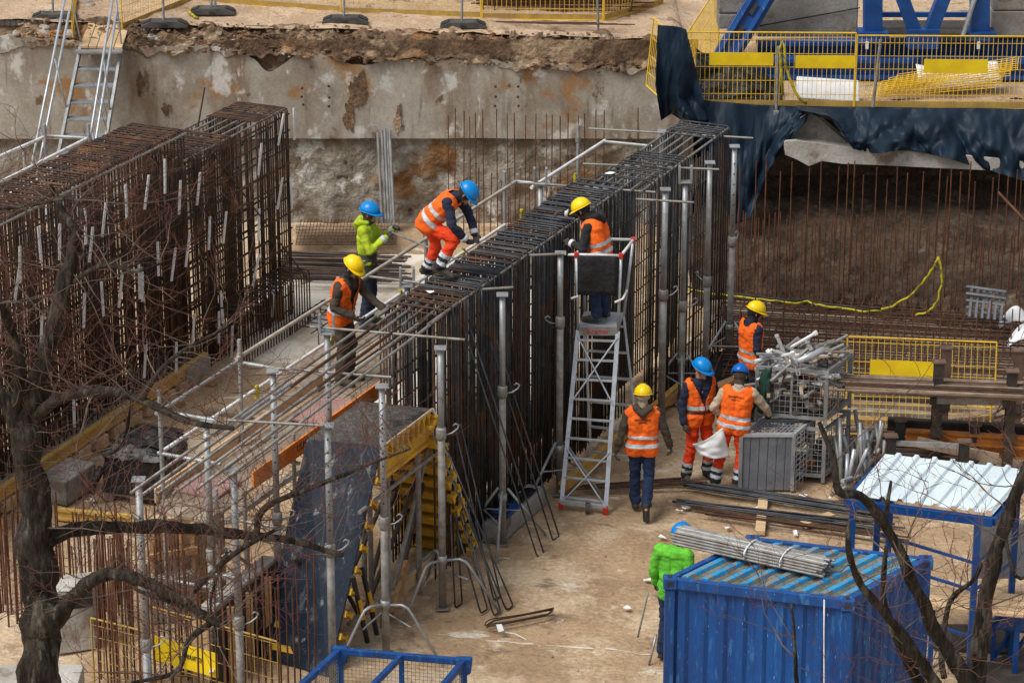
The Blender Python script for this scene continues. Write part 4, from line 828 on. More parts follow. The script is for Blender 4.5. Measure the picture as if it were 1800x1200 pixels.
def person(label,loc,face,pose,jacket='blackcloth',trous='otrous',vest='vest',helmet='helmet_yellow',hood='blackcloth',glove='glove',cuffs=None,vneck=True,shin=False,stripe=((.10,.155),(.26,.315)),skirt=None,back_print=None,hoodback=None,sleeve=None,collar=None,belt=False):
    J={k:(Vector(v) if isinstance(v,(tuple,list)) else v) for k,v in {**STAND,**pose}.items()}
    h=math.atan2(-face[0],face[1]); M=Matrix.Translation(loc)@Matrix.Rotation(h,4,'Z')
    t=thing('person',label,'person',loc)
    sd=int(abs(loc[0]*37+loc[1]*11))
    up=(J['neck']-J['pelvis']).normalized(); rt=(J['sR']-J['sL']); rt=(rt-up*rt.dot(up)).normalized(); fw=up.cross(rt).normalized(); TL=(J['neck']-J['pelvis']).length
    def torso(b,inf,sh=1.,low=0.):
        pv,nk=J['pelvis'],J['neck']
        capsule(b,J['sL'].lerp(J['sR'],.5-.5*sh)-up*.02,J['sL'].lerp(J['sR'],.5+.5*sh)-up*.02,.072+inf,.072+inf)
        for s_ in (-1,1): capsule(b,pv+up*.38+rt*s_*.085,pv+up*.14+rt*s_*.075,.105+inf,.10+inf)
        capsule(b,J['hL']+up*.04,J['hR']+up*.04,.105+inf,.105+inf); capsule(b,pv+up*.15+fw*.015,pv+up*.02,.115+inf,.11+inf)
        if low:
            for s_ in ('L','R'): capsule(b,J['h'+s_],J['h'+s_].lerp(J['k'+s_],low),.10+inf,.098+inf)
    def arm(b,s_,inf,end=1.):
        w_=J['e'+s_].lerp(J['w'+s_],end); capsule(b,J['s'+s_],J['e'+s_],.06+inf,.048+inf); capsule(b,J['e'+s_],w_,.047+inf,.036+inf)
    def leg(b,s_,inf,end=1.,flare=0):
        a=J['k'+s_].lerp(J['a'+s_],end); capsule(b,J['h'+s_],J['k'+s_],.088+inf,.062+inf); capsule(b,J['k'+s_],a,.06+inf,.044+inf+flare)
    def hand(b,s_,inf=0.):
        w_=J['w'+s_]; d=(w_-J['e'+s_]).normalized() if J['hd'+s_] is None else Vector(J['hd'+s_]).normalized()
        sx=-1 if s_=='R' else 1; side=V(0,1,0); pn=V(sx,0,0)
        side=(side-d*side.dot(d)); side=side.normalized() if side.length>.2 else (V(0,0,1)-d*d.z).normalized(); pn=d.cross(side).normalized()*(-sx if False else 1)
        if pn.dot(V(sx,0,-.3))<0: pn=-pn
        cu=J['curl']
        for k in range(4):
            o_=(k-1.5)*-.019; base=w_+side*o_*.6+d*.015; kn=w_+d*(.088-.006*abs(k-1))+side*o_; capsule(b,base,kn,.014+inf,.0125+inf,6)
            p=kn; an=0; ln=[(.040,.028,.022),(.044,.031,.023),(.041,.029,.022),(.033,.023,.019)][k]
            for j in range(3):
                an+=cu*(.75+.12*k*.3); q=p+(d*math.cos(an)+pn*math.sin(an))*ln[j]; capsule(b,p,q,.0095+inf,.0085+inf,6); p=q
        p=w_+d*.028+side*.028; q=p+(side*.75+d*.6+pn*.25).normalized()*.040; capsule(b,w_+d*.012,p,.013+inf,.013+inf,6); capsule(b,p,q,.0115+inf,.0105+inf,6); capsule(b,q,q+(d*.9+pn*.5+side*.1).normalized()*.03,.0105+inf,.009+inf,6)
    # head frame
    H=J['head']; f=Vector(J['look']).normalized(); r_=f.cross(V(0,0,1)).normalized(); u=r_.cross(f).normalized()
    def head(b,inf=0.,face=True):
        capsule(b,H+u*.025-f*.025,H+u*.03+f*.02,.085+inf,.083+inf); capsule(b,H-u*.02+f*.02,H-u*.075+f*.035,.068+inf,.05+inf); capsule(b,J['neck']-up*.04,H-u*.04-f*.015,.058+inf,.055+inf)
        if face:
            capsule(b,H+f*.09+u*.01,H+f*.108-u*.018,.010,.014,6); capsule(b,H+f*.085-u*.095,H+f*.075-u*.098,.02,.02,6)
            capsule(b,H+f*.088-u*.055-r_*.015,H+f*.088-u*.055+r_*.015,.009,.009,6); capsule(b,H+f*.088+u*.024-r_*.035,H+f*.088+u*.024+r_*.035,.010,.010,6)
            for s_ in (-1,1): capsule(b,H+r_*s_*.085+u*.015-f*.01,H+r_*s_*.088-u*.022-f*.006,.013,.011,6)
    b=MB(); torso(b,-.012)
    for s_ in 'LR':
        arm(b,s_,-.008); leg(b,s_,-.01); hand(b,s_); capsule(b,J['a'+s_],J['t'+s_],.04,.03); capsule(b,J['a'+s_]-V(0,0,.0),J['a'+s_]-V(0,.04,.03),.035,.03)
    capsule(b,J['neck']-up*.02,J['pelvis']+up*.35,.06,.09); head(b)
    co,no,fa=remesh(b,.0085,2); mk('body',co,fa,'skin',t,M)
    eb=MB()
    for s_ in (-1,1): eb.lathe([(.004,-.003),(.009,0),(.004,.003)],8,Matrix.Translation(H+f*.088+r_*s_*.032+u*.008)@zrot(f))
    eb.build('eyes','black',t,M=M)
    # trousers
    b=MB()
    for s_ in 'LR': leg(b,s_,.016,.93,.016)
    capsule(b,J['hL']+up*.03,J['hR']+up*.03,.112,.112); capsule(b,J['pelvis']+up*.1,J['pelvis'],.125,.12)
    tc,tn,tf=remesh(b,.013,2,.018,8,sd); mk('trousers',tc,tf,trous,t,M); tcc=fcent(tc,tf)
    if shin:
        for s_ in 'LR':
            p,q=np.array(J['k'+s_]),np.array(J['a'+s_]); d=q-p; L=np.linalg.norm(d); d/=L; tt=(tcc-p)@d/L; rad=np.linalg.norm((tcc-p)-np.outer((tcc-p)@d,d),axis=1)
            for a0,a1,mm in ((.50,.63,'reflect'),(.63,.74,'black'),(.74,.86,'reflect'),(.86,1.05,'black')): mk('leg_band',tc+tn*.005,tf,mm,t,M,(tt>a0)&(tt<a1)&(rad<.14))
    # boots
    for s_ in 'LR':
        b=MB(); a,to=J['a'+s_],J['t'+s_]; d=(to-a); sh=(J['k'+s_]-a).normalized(); capsule(b,a+sh*.10,a,.055,.05); capsule(b,a,to,.05,.042); hl=a-d.normalized()*.045-sh*.035; capsule(b,a,hl,.045,.042); capsule(b,hl,to,.04,.040)
        co,no,fa=remesh(b,.012,2); bo=mk('boot',co,fa,'boot',t,M)
        nrm=d.cross(V(1,0,0)).normalized(); so_=MB(); so_.beam(hl-nrm*0-sh*.03,to-sh*.03,.09,.022,sh); so_.build('sole','black',bo,M=M,bevel=.008)
    # jacket
    b=MB(); torso(b,.012,1.,.12 if not skirt else .0)
    for s_ in 'LR': arm(b,s_,.014,.97)
    capsule(b,J['neck']-up*.09,J['neck']+up*.0,.085,.072)
    co,no,fa=remesh(b,.012,3,.015,7,sd+5); jm=sleeve or jacket
    ja=mk('jacket',co,fa,jacket,t,M)
    if sleeve:
        cc=fcent(co,fa); lat=np.abs((cc-np.array(J['pelvis']))@np.array(rt)); ttt=(cc-np.array(J['pelvis']))@np.array(up)
        dmin=np.full(len(cc),9.)
        for s_ in 'LR':
            for p,q in ((J['s'+s_],J['e'+s_]),(J['e'+s_],J['w'+s_])):
                p=np.array(p);q=np.array(q);d=q-p;k=np.clip(((cc-p)@d)/(d@d),0,1); dmin=np.minimum(dmin,np.linalg.norm(cc-p-k[:,None]*d,axis=1))
        mk('sleeve',co+no*.004,fa,sleeve,ja,M,dmin<.09)
    if skirt:
        b=MB(); torso(b,.02,.9,.32); c2,n2,f2=remesh(b,.014,3,.012,7,sd); c3=fcent(c2,f2); mk('jacket_skirt',c2,f2,skirt,t,M,((c3-np.array(J['pelvis']))@np.array(up))<.12)
    if cuffs:
        for s_ in 'LR':
            w_,e_=J['w'+s_],J['e'+s_]; MB().tube([w_.lerp(e_,.02),w_.lerp(e_,.22)],[.056,.060],10).build('cuff',cuffs,t,M=M,smooth=True)
    if glove:
        for s_ in 'LR':
            b=MB(); hand(b,s_,.003); capsule(b,J['w'+s_].lerp(J['e'+s_],.12),J['w'+s_],.042,.034); co,no,fa=remesh(b,.007,1); mk('glove',co,fa,glove,t,M)
    # vest
    if vest:
        b=MB(); torso(b,.036,.74,.10); vc,vn,vf=remesh(b,.013,3,.013,7,sd+9); cc=fcent(vc,vf); P0=np.array(J['pelvis']); tt=(cc-P0)@np.array(up); xx=(cc-P0)@np.array(rt); yy=(cc-P0)@np.array(fw)
        keep=(tt>-.14)&(tt<TL+.02)
        nk=np.linalg.norm((cc-P0)-(TL-.0)*np.array(up)-.0*np.array(fw),axis=1); keep&=nk>.115
        if vneck: keep&=~((yy>.02)&(np.abs(xx)<.012+np.clip(tt-.18,0,1)*.42))
        ve=mk('vest',vc,vf,vest,t,M,keep,.004)
        for a0,a1 in stripe: mk('reflective_stripe',vc+vn*.0075,vf,'reflect',ve,M,keep&(tt>a0-.05)&(tt<a1-.05))
        if back_print:
            for wd,zz in ((.22,.40),(.12,.355)):
                cc2=J['pelvis']+up*zz-fw*.0; pts=[]
                mk('printed_line',vc+vn*.0065,vf,'vest_print',ve,M,keep&(yy<-.05)&(np.abs(xx)<wd/2)&(tt>zz-.011)&(tt<zz+.011))
        if belt:
            mk('belt',vc+vn*.010,vf,'browncloth',t,M,keep&(tt>.06)&(tt<.10))
    if stripe and not vest:
        cc=fcent(co,fa) if False else None
    # balaclava or hair, hood and helmet
    if hood:
        b=MB(); head(b,.012,False); hc,hn,hf=remesh(b,.011,3); c3=fcent(hc,hf)-np.array(H); fy=c3@np.array(f); uz=c3@np.array(u); rx=np.abs(c3@np.array(r_)); mk('balaclava',hc,hf,hood,t,M,~((fy>.035)&(rx<.062)&(uz>-.088)&(uz<.05)))
    if hoodback:
        b=MB(); nb=J['neck']-fw*.10; capsule(b,nb+rt*.09+up*.03,nb-up*.05-fw*.03,.05,.055); capsule(b,nb-rt*.09+up*.03,nb-up*.05-fw*.03,.05,.055); capsule(b,nb+rt*.10+up*.03,nb+rt*.07+fw*.13+up*.02,.045,.03); capsule(b,nb-rt*.10+up*.03,nb-rt*.07+fw*.13+up*.02,.045,.03); c2,n2,f2=remesh(b,.012,4,.008,9,sd); mk('hood',c2,f2,hoodback,t,M)
    Rm=Matrix((r_,f,u)).transposed().to_4x4(); HM=M@Matrix.Translation(H+u*.045-f*.005)@Rm@Matrix.Rotation(R(-4),4,'X')
    he=thing('helmet',None,None) if False else None
    b=MB(); n=28; rows=9; vs=[];fs=[]
    for i in range(rows):
        a=math.pi/2*i/(rows-1)
        for j in range(n):
            q=2*math.pi*j/n; rr=math.cos(a); x=.118*rr*math.cos(q); y=.140*rr*math.sin(q); z=.128*math.sin(a)**.95+.0
            if abs(x)<.028 and i>1: z+=.007
            vs.append((x,y,z))
    fs=[(i*n+j,i*n+(j+1)%n,(i+1)*n+(j+1)%n,(i+1)*n+j) for i in range(rows-1) for j in range(n)]
    b.add(vs,fs); hb=b.build('helmet',helmet,t,smooth=True,M=HM,solid=.005)
    b=MB(); vs=[];
    for k,(e1,zz) in enumerate(((0,.004),(1,-.004))):
        for j in range(n):
            q=2*math.pi*j/n; fr=max(0,math.sin(q)); ex=(.014+.050*fr**1.5)*e1; vs.append(((.118+ex*.8)*math.cos(q),(.140+ex)*math.sin(q),zz-.014*fr*e1))
    b.add(vs,[(j,(j+1)%n,n+(j+1)%n,n+j) for j in range(n)]); b.build('brim',helmet,hb,smooth=True,M=HM,solid=.006)
    for s_ in (-1,1): MB().tube([H+r_*s_*.105+u*.04+f*.02,H+r_*s_*.085-u*.04+f*.045,H-u*.125+f*.05],.005,5).build('chin_strap','black',hb,M=M)
    return t
def PX(px,py,z): q=G(px,py,z); return (q.x,q.y,z)
zq=ZP+.025; q=K(5.0,1.86,zq)
person('worker in yellow helmet and orange vest at left of the cage, reaching to bars',q,(.88,-.42),dict(pelvis=(0,-.06,.95),neck=(0,.06,1.46),head=(0,.13,1.59),sR=(.18,.04,1.38),sL=(-.18,.06,1.38),eR=(.25,-.02,1.10),eL=(-.22,.24,1.15),wR=(.17,.22,.98),wL=(-.14,.49,1.05),hR=(.09,-.06,.92),hL=(-.09,-.06,.92),look=(.05,1,-.62)),jacket='browncloth',trous='browncloth',helmet='helmet_yellow',hood='blackcloth',stripe=((.10,.165),))
q=K(2.95,2.58,zq-.0)
person('worker in blue helmet and lime green rain jacket holding a bar',q,(.97,-.2),dict(head=(0,.05,1.62),eR=(.24,.10,1.16),eL=(-.24,.14,1.18),wR=(.13,.30,1.34),wL=(-.13,.34,1.38),look=(.05,1,-.15)),jacket='lime',trous='navy',vest=None,helmet='helmet_blue',hood='browncloth',skirt='greygreen',hoodback='lime',cuffs='reflect',stripe=())
q=K(4.72,.80,ZT-.02)
person('worker in blue helmet bending over the cage top in orange trousers',q,(.96,-.25),dict(pelvis=(0,.02,.78),neck=(0,.40,1.13),head=(0,.53,1.16),sR=(.18,.34,1.08),sL=(-.18,.36,1.08),eR=(.26,.42,.80),eL=(-.24,.50,.82),wR=(.14,.56,.60),wL=(-.08,.62,.60),hR=(.09,.02,.75),hL=(-.09,.02,.75),kR=(.14,.42,.60),kL=(-.11,.10,.38),aR=(.15,.20,.20),aL=(-.12,-.04,.07),tR=(.16,.38,.10),tL=(-.14,.15,.03),look=(0,.75,-.8)),jacket='navy',trous='otrous',helmet='helmet_blue',hood='blackcloth',shin=True,cuffs='reflect',vneck=False,stripe=((.10,.155),(.24,.295)))
q=(PL+PR)/2+V(.03,.25,.055)
person('worker in yellow helmet standing on the platform ladder reaching over the cage',q,(-.80,.45),dict(pelvis=(0,-.03,.97),neck=(0,.12,1.44),head=(-.02,.27,1.53),sR=(.16,.16,1.37),sL=(-.18,.10,1.36),eR=(.17,.38,1.40),eL=(-.27,.12,1.08),wR=(.10,.60,1.42),wL=(-.22,.34,1.12),look=(-.1,1,-.5)),jacket='blackcloth',trous='jeans',helmet='helmet_yellow',hood='blackcloth',hoodback='blackcloth',cuffs='white',vneck=False,stripe=((.06,.115),(.17,.225)))
q=G(1316,735)
person('worker in yellow helmet standing behind the full wire crate',q,(.86,.40),dict(head=(0,.06,1.62),wR=(.26,.12,.88),look=(.25,1,-.35)),jacket='navy',trous='blackcloth',helmet='helmet_yellow',hood='blackcloth',vneck=False,stripe=((.02,.07),(.14,.19)))
q=G(1226,842)
person('worker in blue helmet facing the camera in open vest and orange trousers',q,(.42,-.85),dict(head=(.0,.04,1.63),eR=(.27,-.02,1.14),wR=(.28,.08,.90),eL=(-.27,.0,1.15),wL=(-.22,.18,.94),kR=(.13,.03,.5),kL=(-.13,.05,.5),aR=(.17,-.03,.09),aL=(-.15,.0,.09),tR=(.22,.15,.035),tL=(-.2,.18,.035),look=(-.55,1,-.35)),jacket='navy',trous='otrous',helmet='helmet_blue',hood=None,shin=True,stripe=((.17,.225),),belt=True,hoodback=None)
q=G(1283,856)
person('worker in blue helmet seen from behind with beige sleeves at the tipped crate',q,(.28,.92),dict(pelvis=(.03,0,.95),neck=(.08,.06,1.47),head=(.07,.13,1.59),sR=(.26,.05,1.40),sL=(-.10,.04,1.40),eR=(.42,.16,1.17),wR=(.44,.34,1.0),eL=(-.25,-.06,1.16),wL=(-.13,.10,.99),hR=(.12,0,.91),hL=(-.06,0,.91),kR=(.14,.03,.5),kL=(-.14,.0,.49),aR=(.11,-.03,.09),aL=(-.20,-.06,.09),tR=(.14,.16,.035),tL=(-.25,.10,.035),look=(-.1,1,-.5)),jacket='beige',trous='otrous',helmet='helmet_dblue',hood='browncloth',shin=True,vneck=False,back_print=True,stripe=((.01,.065),(.12,.175)))
q=G(1127,897)
person('worker in yellow helmet walking away in the foreground in blue jeans',q,(.03,1),dict(eR=(.30,-.02,1.17),wR=(.37,.02,.94),eL=(-.27,-.06,1.16),wL=(-.34,-.06,.90),kR=(.10,-.02,.50),aR=(.06,-.36,.22),tR=(.07,-.38,.03),kL=(-.09,.08,.50),aL=(-.08,.06,.09),tL=(-.09,.26,.035),look=(0,1,-.15)),jacket='browncloth',trous='jeans',helmet='helmet_yellow',hood='beige',hoodback='browncloth',vneck=False,back_print=True,stripe=((.05,.10),(.17,.22)))
q=G(1181,1160)
person('worker in bright green jacket and blue helmet half hidden behind the container',q,(.45,.85),dict(head=(.05,.10,1.60),neck=(.0,.05,1.47),wL=(-.28,.10,.92)),jacket='green',trous='jeans',vest=None,helmet='helmet_blue',hood='blackcloth',glove='glove',stripe=())
# what they hold
tag(bar('rebar_rod',G(688,408,3.42),G(808,458,3.6),.014,'greybar',None,8),'grey rod held across the walkway by the lime-jacketed worker','rebar')
q=G(1181,1160); tag(MB().tube([q+V(-.30,.0,.90),q+V(-.42,-.1,.35)],.012,8).build('rod','galv_dirty',smooth=True),'thin steel rod in the hand of the green-jacketed worker','rod')
tag(MB().tube([q+V(-.20,-.05,.35),q+V(-.28,-.12,.0)],.014,8).build('rod','galv',smooth=True),'short steel rod standing at the feet of the green-jacketed worker','rod')
t=thing('pliers','tying pliers in the hands of the man bending over the cage','pliers',G(815,440,3.6))
for sx in (-1,1): MB().tube([G(813,436,3.62),G(820+sx*2,444+sx*2,3.58),G(826,448+sx*2,3.57)],.009,6).build('handle','darksteel',t)
b=MB(); c0=G(1255,800,.62)
def pf(u,v):
    w_=.10*math.sin(u*5+v*2)+.06*nz3((u*4,v*4,2)); return PY(1217+54*u+12*v,780-26*u+8*v+(34*v)*(.3+u)+4*math.sin(u*4),37.45+.18*u*0+w_*.5+.25*(1-v)*0)
b.grid(pf,16,16); tag(b.build('plan_sheet','white',smooth=True,solid=.003),'large white drawing sheet held between two workers at the tipped crate','paper')
mat('pink_board', (.45,.26,.23), (.33,.20,.17), scale=5, rough=.8, grain=.2)
# ================================================= blue container with rods on its roof
ct=thing('container','small blue corrugated steel container in the right foreground','container',G(1330,1330))
ZC=2.2; c0,c1,c2=G(1178,1014,ZC),G(1490,1052,ZC),G(1628,980,ZC); c3=c0+c2-c1
def down(p,z): return Vector((p.x,p.y,z))
def corr(p,q,z0,z1,name,nrib,out,amp=.035):
    L=(q-p).length; d=(q-p).normalized(); prof=[]; pitch=L/nrib
    for i in range(nrib):
        for k,a in ((0,0),(.30,0),(.42,1),(.80,1),(.92,0)): prof.append((i*pitch+k*pitch,a*amp))
    prof.append((L,0)); vs=[]
    for x,a in prof: w_=p+d*x+out*(a-amp); vs+= [down(w_,z0),down(w_,z1)]
    return MB().add(vs,[(2*i,2*i+2,2*i+3,2*i+1) for i in range(len(prof)-1)]).build(name,'blue_paint',ct)
o1=(c0-c3).normalized(); o2=(c1-c0).normalized()
corr(c0,c1,.12,ZC-.1,'front_wall',9,o1); corr(c1,c2,.12,ZC-.1,'side_wall',9,o2); corr(c3,c0,.12,ZC-.1,'side_wall',9,-o2); corr(c2,c3,.12,ZC-.1,'back_wall',9,-o1)
for a,c in ((c0,c1),(c1,c2),(c2,c3),(c3,c0)):
    MB().beam(down(a,ZC-.06),down(c,ZC-.06),.07,.12).build('top_rail','blue_paint',ct,bevel=.008); MB().beam(down(a,.08),down(c,.08),.07,.14).build('bottom_rail','blue_paint',ct,bevel=.008)
for a in (c0,c1,c2,c3):
    MB().box(down(a,ZC/2),(.11,.11,ZC-.26)).build('corner_post','blue_paint',ct,bevel=.01); k=MB().box(down(a,ZC-.055),(.15,.15,.13)).build('corner_casting','blue_paint',ct,bevel=.012); MB().box(down(a,ZC-.05)+V(0,-.066,0),(.07,.025,.05)).build('casting_slot','black',k); MB().box(down(a,ZC+.005),(.05,.09,.012)).build('casting_slot','black',k)
nr=9; fr=c1-c0; dp=c3-c0
b=MB(); b.grid(lambda u,v:c0+fr*u+dp*v+V(0,0,-.035),2,2); b.build('roof_sheet','roof_dirt',ct)
for i in range(nr):
    u0=(i+.55)/nr; p=c0+fr*u0+dp*.05+V(0,0,-.012);q=c0+fr*u0+dp*.95+V(0,0,-.012); w_=fr.normalized()*.034; w2=fr.normalized()*.052
    MB().add([p-w2-V(0,0,.022),p-w_+V(0,0,.018),p+w_+V(0,0,.018),p+w2-V(0,0,.022),q-w2-V(0,0,.022),q-w_+V(0,0,.018),q+w_+V(0,0,.018),q+w2-V(0,0,.022)],[(0,1,5,4),(1,2,6,5),(2,3,7,6),(0,3,2,1),(4,5,6,7)]).build('roof_rib','blue_roof',ct,bevel=.004)
# streak of white paint and rope down the front
b=MB().tube([c1+V(-.26,-.06,.02),c1+V(-.25,-.08,-.4),c1+V(-.23,-.075,-.9),c1+V(-.21,-.07,-1.6)],.009,5); tag(b.build('rope','white_strip',smooth=True),'thin pale rope hanging down the front of the blue container','rope')
rb=thing('rod_bundle','bundle of grey steel rods tied with white bands on the container roof','rods',c0+fr*.4+dp*.6)
ra,rb_=G(1192,945,ZC+.06),G(1452,1002,ZC+.06); dr=(rb_-ra).normalized(); sr=dr.cross(V(0,0,1))
for row in range(5):
    for i in range(11-row):
        o_=sr*((i-(10-row)/2)*.033)+V(0,0,row*.028); bar('rod',ra+o_+dr*rnd(.04),rb_+o_+dr*rnd(.06),.0145,'galv_dirty' if (i+row)%3 else 'galv',rb,7)
for u in (.50,.74):
    p=ra.lerp(rb_,u); pts=[p+sr*(.20*math.cos(a))+V(0,0,.055+.085*math.sin(a)) for a in [2*math.pi*k/16 for k in range(17)]]; MB().tube(pts,.011,6).build('tie_band','white',rb,smooth=True)
# ================================================= blue shelter with white roof
sh=thing('shelter','open blue steel shelter with white corrugated roof at right','shelter',G(1700,1150))
r0,r1,r2,r3=G(1497,870,2.15),G(1746,903,2.15),G(1812,826,2.35),G(1556,798,2.35)
nrb=8; vs=[];prof=[]
for i in range(nrb):
    for k,a in ((0,0),(.55,0),(.66,.035),(.84,.035),(.95,0)): prof.append(((i+k)/nrb,a))
prof.append((1,0))
for u,a in prof: vs+=[r0.lerp(r1,u)+V(0,0,a),r3.lerp(r2,u)+V(0,0,a)]
MB().add(vs,[(2*i,2*i+2,2*i+3,2*i+1) for i in range(len(prof)-1)]).build('roof_sheet','white_sheet',sh,solid=.008)
f0,f1,f2,f3=[p+V(0,0,-.10) for p in (r0.lerp(r1,-.04),r1,r2,r3)]
for a,c in ((f0,f1),(f1,f2),(f3,f2),(f0,f3)): MB().beam(a,c,.07,.11).build('roof_beam','blue_steel',sh,bevel=.006)
ps=[f0.lerp(f1,.05),f0.lerp(f1,.9),f3.lerp(f2,.05),f3.lerp(f2,.92),f0.lerp(f1,.26)+V(0,.5,0)]
for p in ps: MB().beam(down(p,0),p,.075,.075).build('post','blue_steel',sh,bevel=.005)
for z in (.55,1.15,1.5): MB().beam(down(ps[1],z),down(ps[4],z),.03,.03).build('rail','blue_steel',sh); MB().beam(down(ps[1],z),down(ps[3],z),.03,.03).build('rail','blue_steel',sh)
tb=thing('work_table','wooden plank table inside the blue shelter','table',G(1720,1110))
for k in range(3): MB().beam(G(1628,1040+k*11,.85),G(1800,1052+k*13,.85),.16,.045).build('plank','timber_pale',tb,bevel=.004)
for px,py in ((1640,1060),(1790,1075)): q=G(px,py,.82); MB().beam(down(q,0),q,.06,.06).build('leg','blue_steel',tb)
bn=thing('bench','blue steel bench with bent legs at the right edge','bench',G(1760,1160))
MB().beam(G(1745,1090,.5),G(1850,1105,.5),.4,.03).build('seat','blue_steel',bn,bevel=.005)
for px in (1748,1780): q=G(px,1095,.5); MB().beam(down(q,0),q,.05,.05).build('leg','blue_steel',bn); MB().beam(down(q,.05)+V(.02,0,0),q+V(.3,.1,-.02),.04,.04).build('brace','blue_steel',bn)
tag(MB().box(G(1765,965,.7),(.7,.12,.75)).build('steel_sheet','grey_panel',bevel=.006),'grey steel sheet standing behind the shelter post at right','sheet metal')
for i,pp in enumerate(([(1640,1100),(1760,1100),(1790,1150),(1640,1140)],[(1700,1180),(1830,1130),(1850,1220),(1700,1230)])): MB().prism([(q.x,q.y) for q in (G(*p) for p in pp)],.0,.03).build('floor_mat','darksteel',kind='structure')
# ================================================= wire crates
def crate(label,C0,wv,dv,z0,h,cell=.075,tray=True):
    t=thing('wire_crate',label,'crate',C0+V(0,0,z0)); a=C0+V(0,0,z0); cs=[a,a+wv,a+wv+dv,a+dv]; u=V(0,0,h)
    for p in cs: MB().beam(p,p+u,.05,.05).build('corner_post','galv',t,bevel=.005)
    for i in range(4):
        p,q=cs[i],cs[(i+1)%4]
        for zz in (.10,h-.02): MB().beam(p+V(0,0,zz),q+V(0,0,zz),.04,.045).build('frame_rail','galv',t)
        MB().beam((p+q)/2+V(0,0,.1),(p+q)/2+u,.03,.03).build('mid_post','galv',t)
        b=MB(); L=(q-p).length; n=int(L/cell)
        for k in range(1,n): b.tube([p.lerp(q,k/n)+V(0,0,.1),p.lerp(q,k/n)+u],.005,4,False)
        n=int(h/cell)
        for k in range(2,n): b.tube([p+V(0,0,h*k/n),q+V(0,0,h*k/n)],.005,4,False)
        b.build('wire_mesh','galv',t,kind='stuff')
    if tray: MB().extrude([c+V(0,0,.09) for c in cs],(0,0,-.02)).build('floor_plate','darksteel',t)
    return t,cs
CC=G(1446,848); wv=(G(1328,838)-CC); wv=wv.normalized()*.95; dv=G(1492,812)-CC; dv=dv.normalized()*.80
crate('lower wire crate of the stack beside the tipped crate',CC,wv,dv,0,.80)
_,cs=crate('upper wire crate heaped full of scaffold fittings',CC,wv,dv,.84,.80)
cen=(cs[0]+cs[2])/2
for i in range(80):
    p=cen+wv*rnd(.42)+dv*rnd(.42)+V(0,0,.45+random.random()*.50); an=rnd(3.1); d=V(math.cos(an),math.sin(an),rnd(.6)).normalized()*random.uniform(.14,.40)
    t=thing('scaffold_fitting','loose galvanised clamp or strut heaped in the upper wire crate','fitting',p,'scaffold fittings in the crate'); m=random.choice(('galv','galv_dirty','galv_dirty','plank_pale','white_strip','galv'))
    MB().beam(p-d,p+d,.046,.03).build('strut',m,t,bevel=.004); MB().box(p+d,(.06,.05,.06),zrot(d)).build('jaw',m,t,bevel=.008)
for i in range(44):
    z=random.random()*.6+.12+(.84 if i%4 else 0); p=C0_=CC+wv*(.1+.8*random.random())+dv*(.05+.4*random.random())+V(0,0,z); M_=Matrix.Translation(p)@Matrix.Rotation(rnd(3),4,'X')@Matrix.Rotation(rnd(3),4,'Z')
    tag(MB().lathe([(.03,-.05),(.08,-.05),(.08,.05),(.03,.05)],10,M_).build('coupler',random.choice(('orange_steel','rustbar','galv_dirty','rustbar','darksteel','darksteel','timber_grey'))),'round coupler lying inside the wire crates','coupler','couplers in the wire crates')
p=PY(1398,637,37.6); q=PY(1448,615,37.75); t=thing('flanged_tube','fat galvanised tube with flange lying across the crate heap','tube',p); MB().tube([p,q],.045,10).build('tube','alu',t,smooth=True); MB().tube([p-(q-p).normalized()*.03,p],.09,12).build('flange','galv',t)
MB().tube([p+V(0,-.05,-.02),p+V(.02,-.06,-.16),p+V(.06,-.06,-.16),p+V(.06,-.05,-.02)],.008,6).build('hook','alu',t)
T0=G(1392,862); tw=(G(1300,862)-T0); tdv=(G(1420,838)-T0); tdv=tdv.normalized()*.62
tc_=thing('tipped_crate','grey panelled wire crate tipped beside the two orange-trousered workers','crate',T0)
hh=.80
for i in range(6):
    a=T0+tw*(i/6);c=T0+tw*((i+.97)/6); MB().extrude([a,c,c+V(0,0,hh)+tw*-.02,a+V(0,0,hh)+tw*-.02],dv.normalized()*.03).build('panel','grey_panel',tc_,bevel=.012)
for p in (T0,T0+tdv,T0+tw,T0+tw+tdv): MB().beam(p,p+V(0,0,hh),.05,.05).build('corner_post','galv',tc_,bevel=.004)
for a,c in ((T0,T0+tdv),(T0+tw,T0+tw+tdv),(T0+tdv,T0+tdv+tw),(T0,T0+tw)):
    MB().beam(a+V(0,0,hh+.02),c+V(0,0,hh+.02),.045,.045).build('frame_rail','alu',tc_)
b=MB()
for k in range(1,10): b.tube([T0+V(0,0,hh*k/10),T0+tdv+V(0,0,hh*k/10)],.007,4,False)
for k in range(1,5): b.tube([T0+tdv*k/5,T0+tdv*k/5+V(0,0,hh)],.006,4,False)
for k in range(1,12): b.tube([T0+tw*k/12+V(0,0,hh+.02),T0+tw*k/12+tdv+V(0,0,hh+.02)],.006,4,False)
for k in range(1,6): b.tube([T0+tdv*k/6+V(0,0,hh+.02),T0+tdv*k/6+tw+V(0,0,hh+.02)],.006,4,False)
b.build('wire_mesh','alu',tc_,kind='stuff')
# coat on the crate
b=MB(); b.grid(lambda u,v:CC+wv*(.80+.24*u*(.6+.6*v))+V(-.04*math.sin(u*6+v),-.07-.06*math.sin(u*11+2*v)-.03*nz3((u*5,v*5,2)),1.05+.62*(1-v)-.10*u+.05*nz3((u*4,v*3,7))),20,20); tag(b.build('coat','dkgreen',smooth=True,solid=.02),'dark green coat hanging on the left corner of the wire crate','coat')
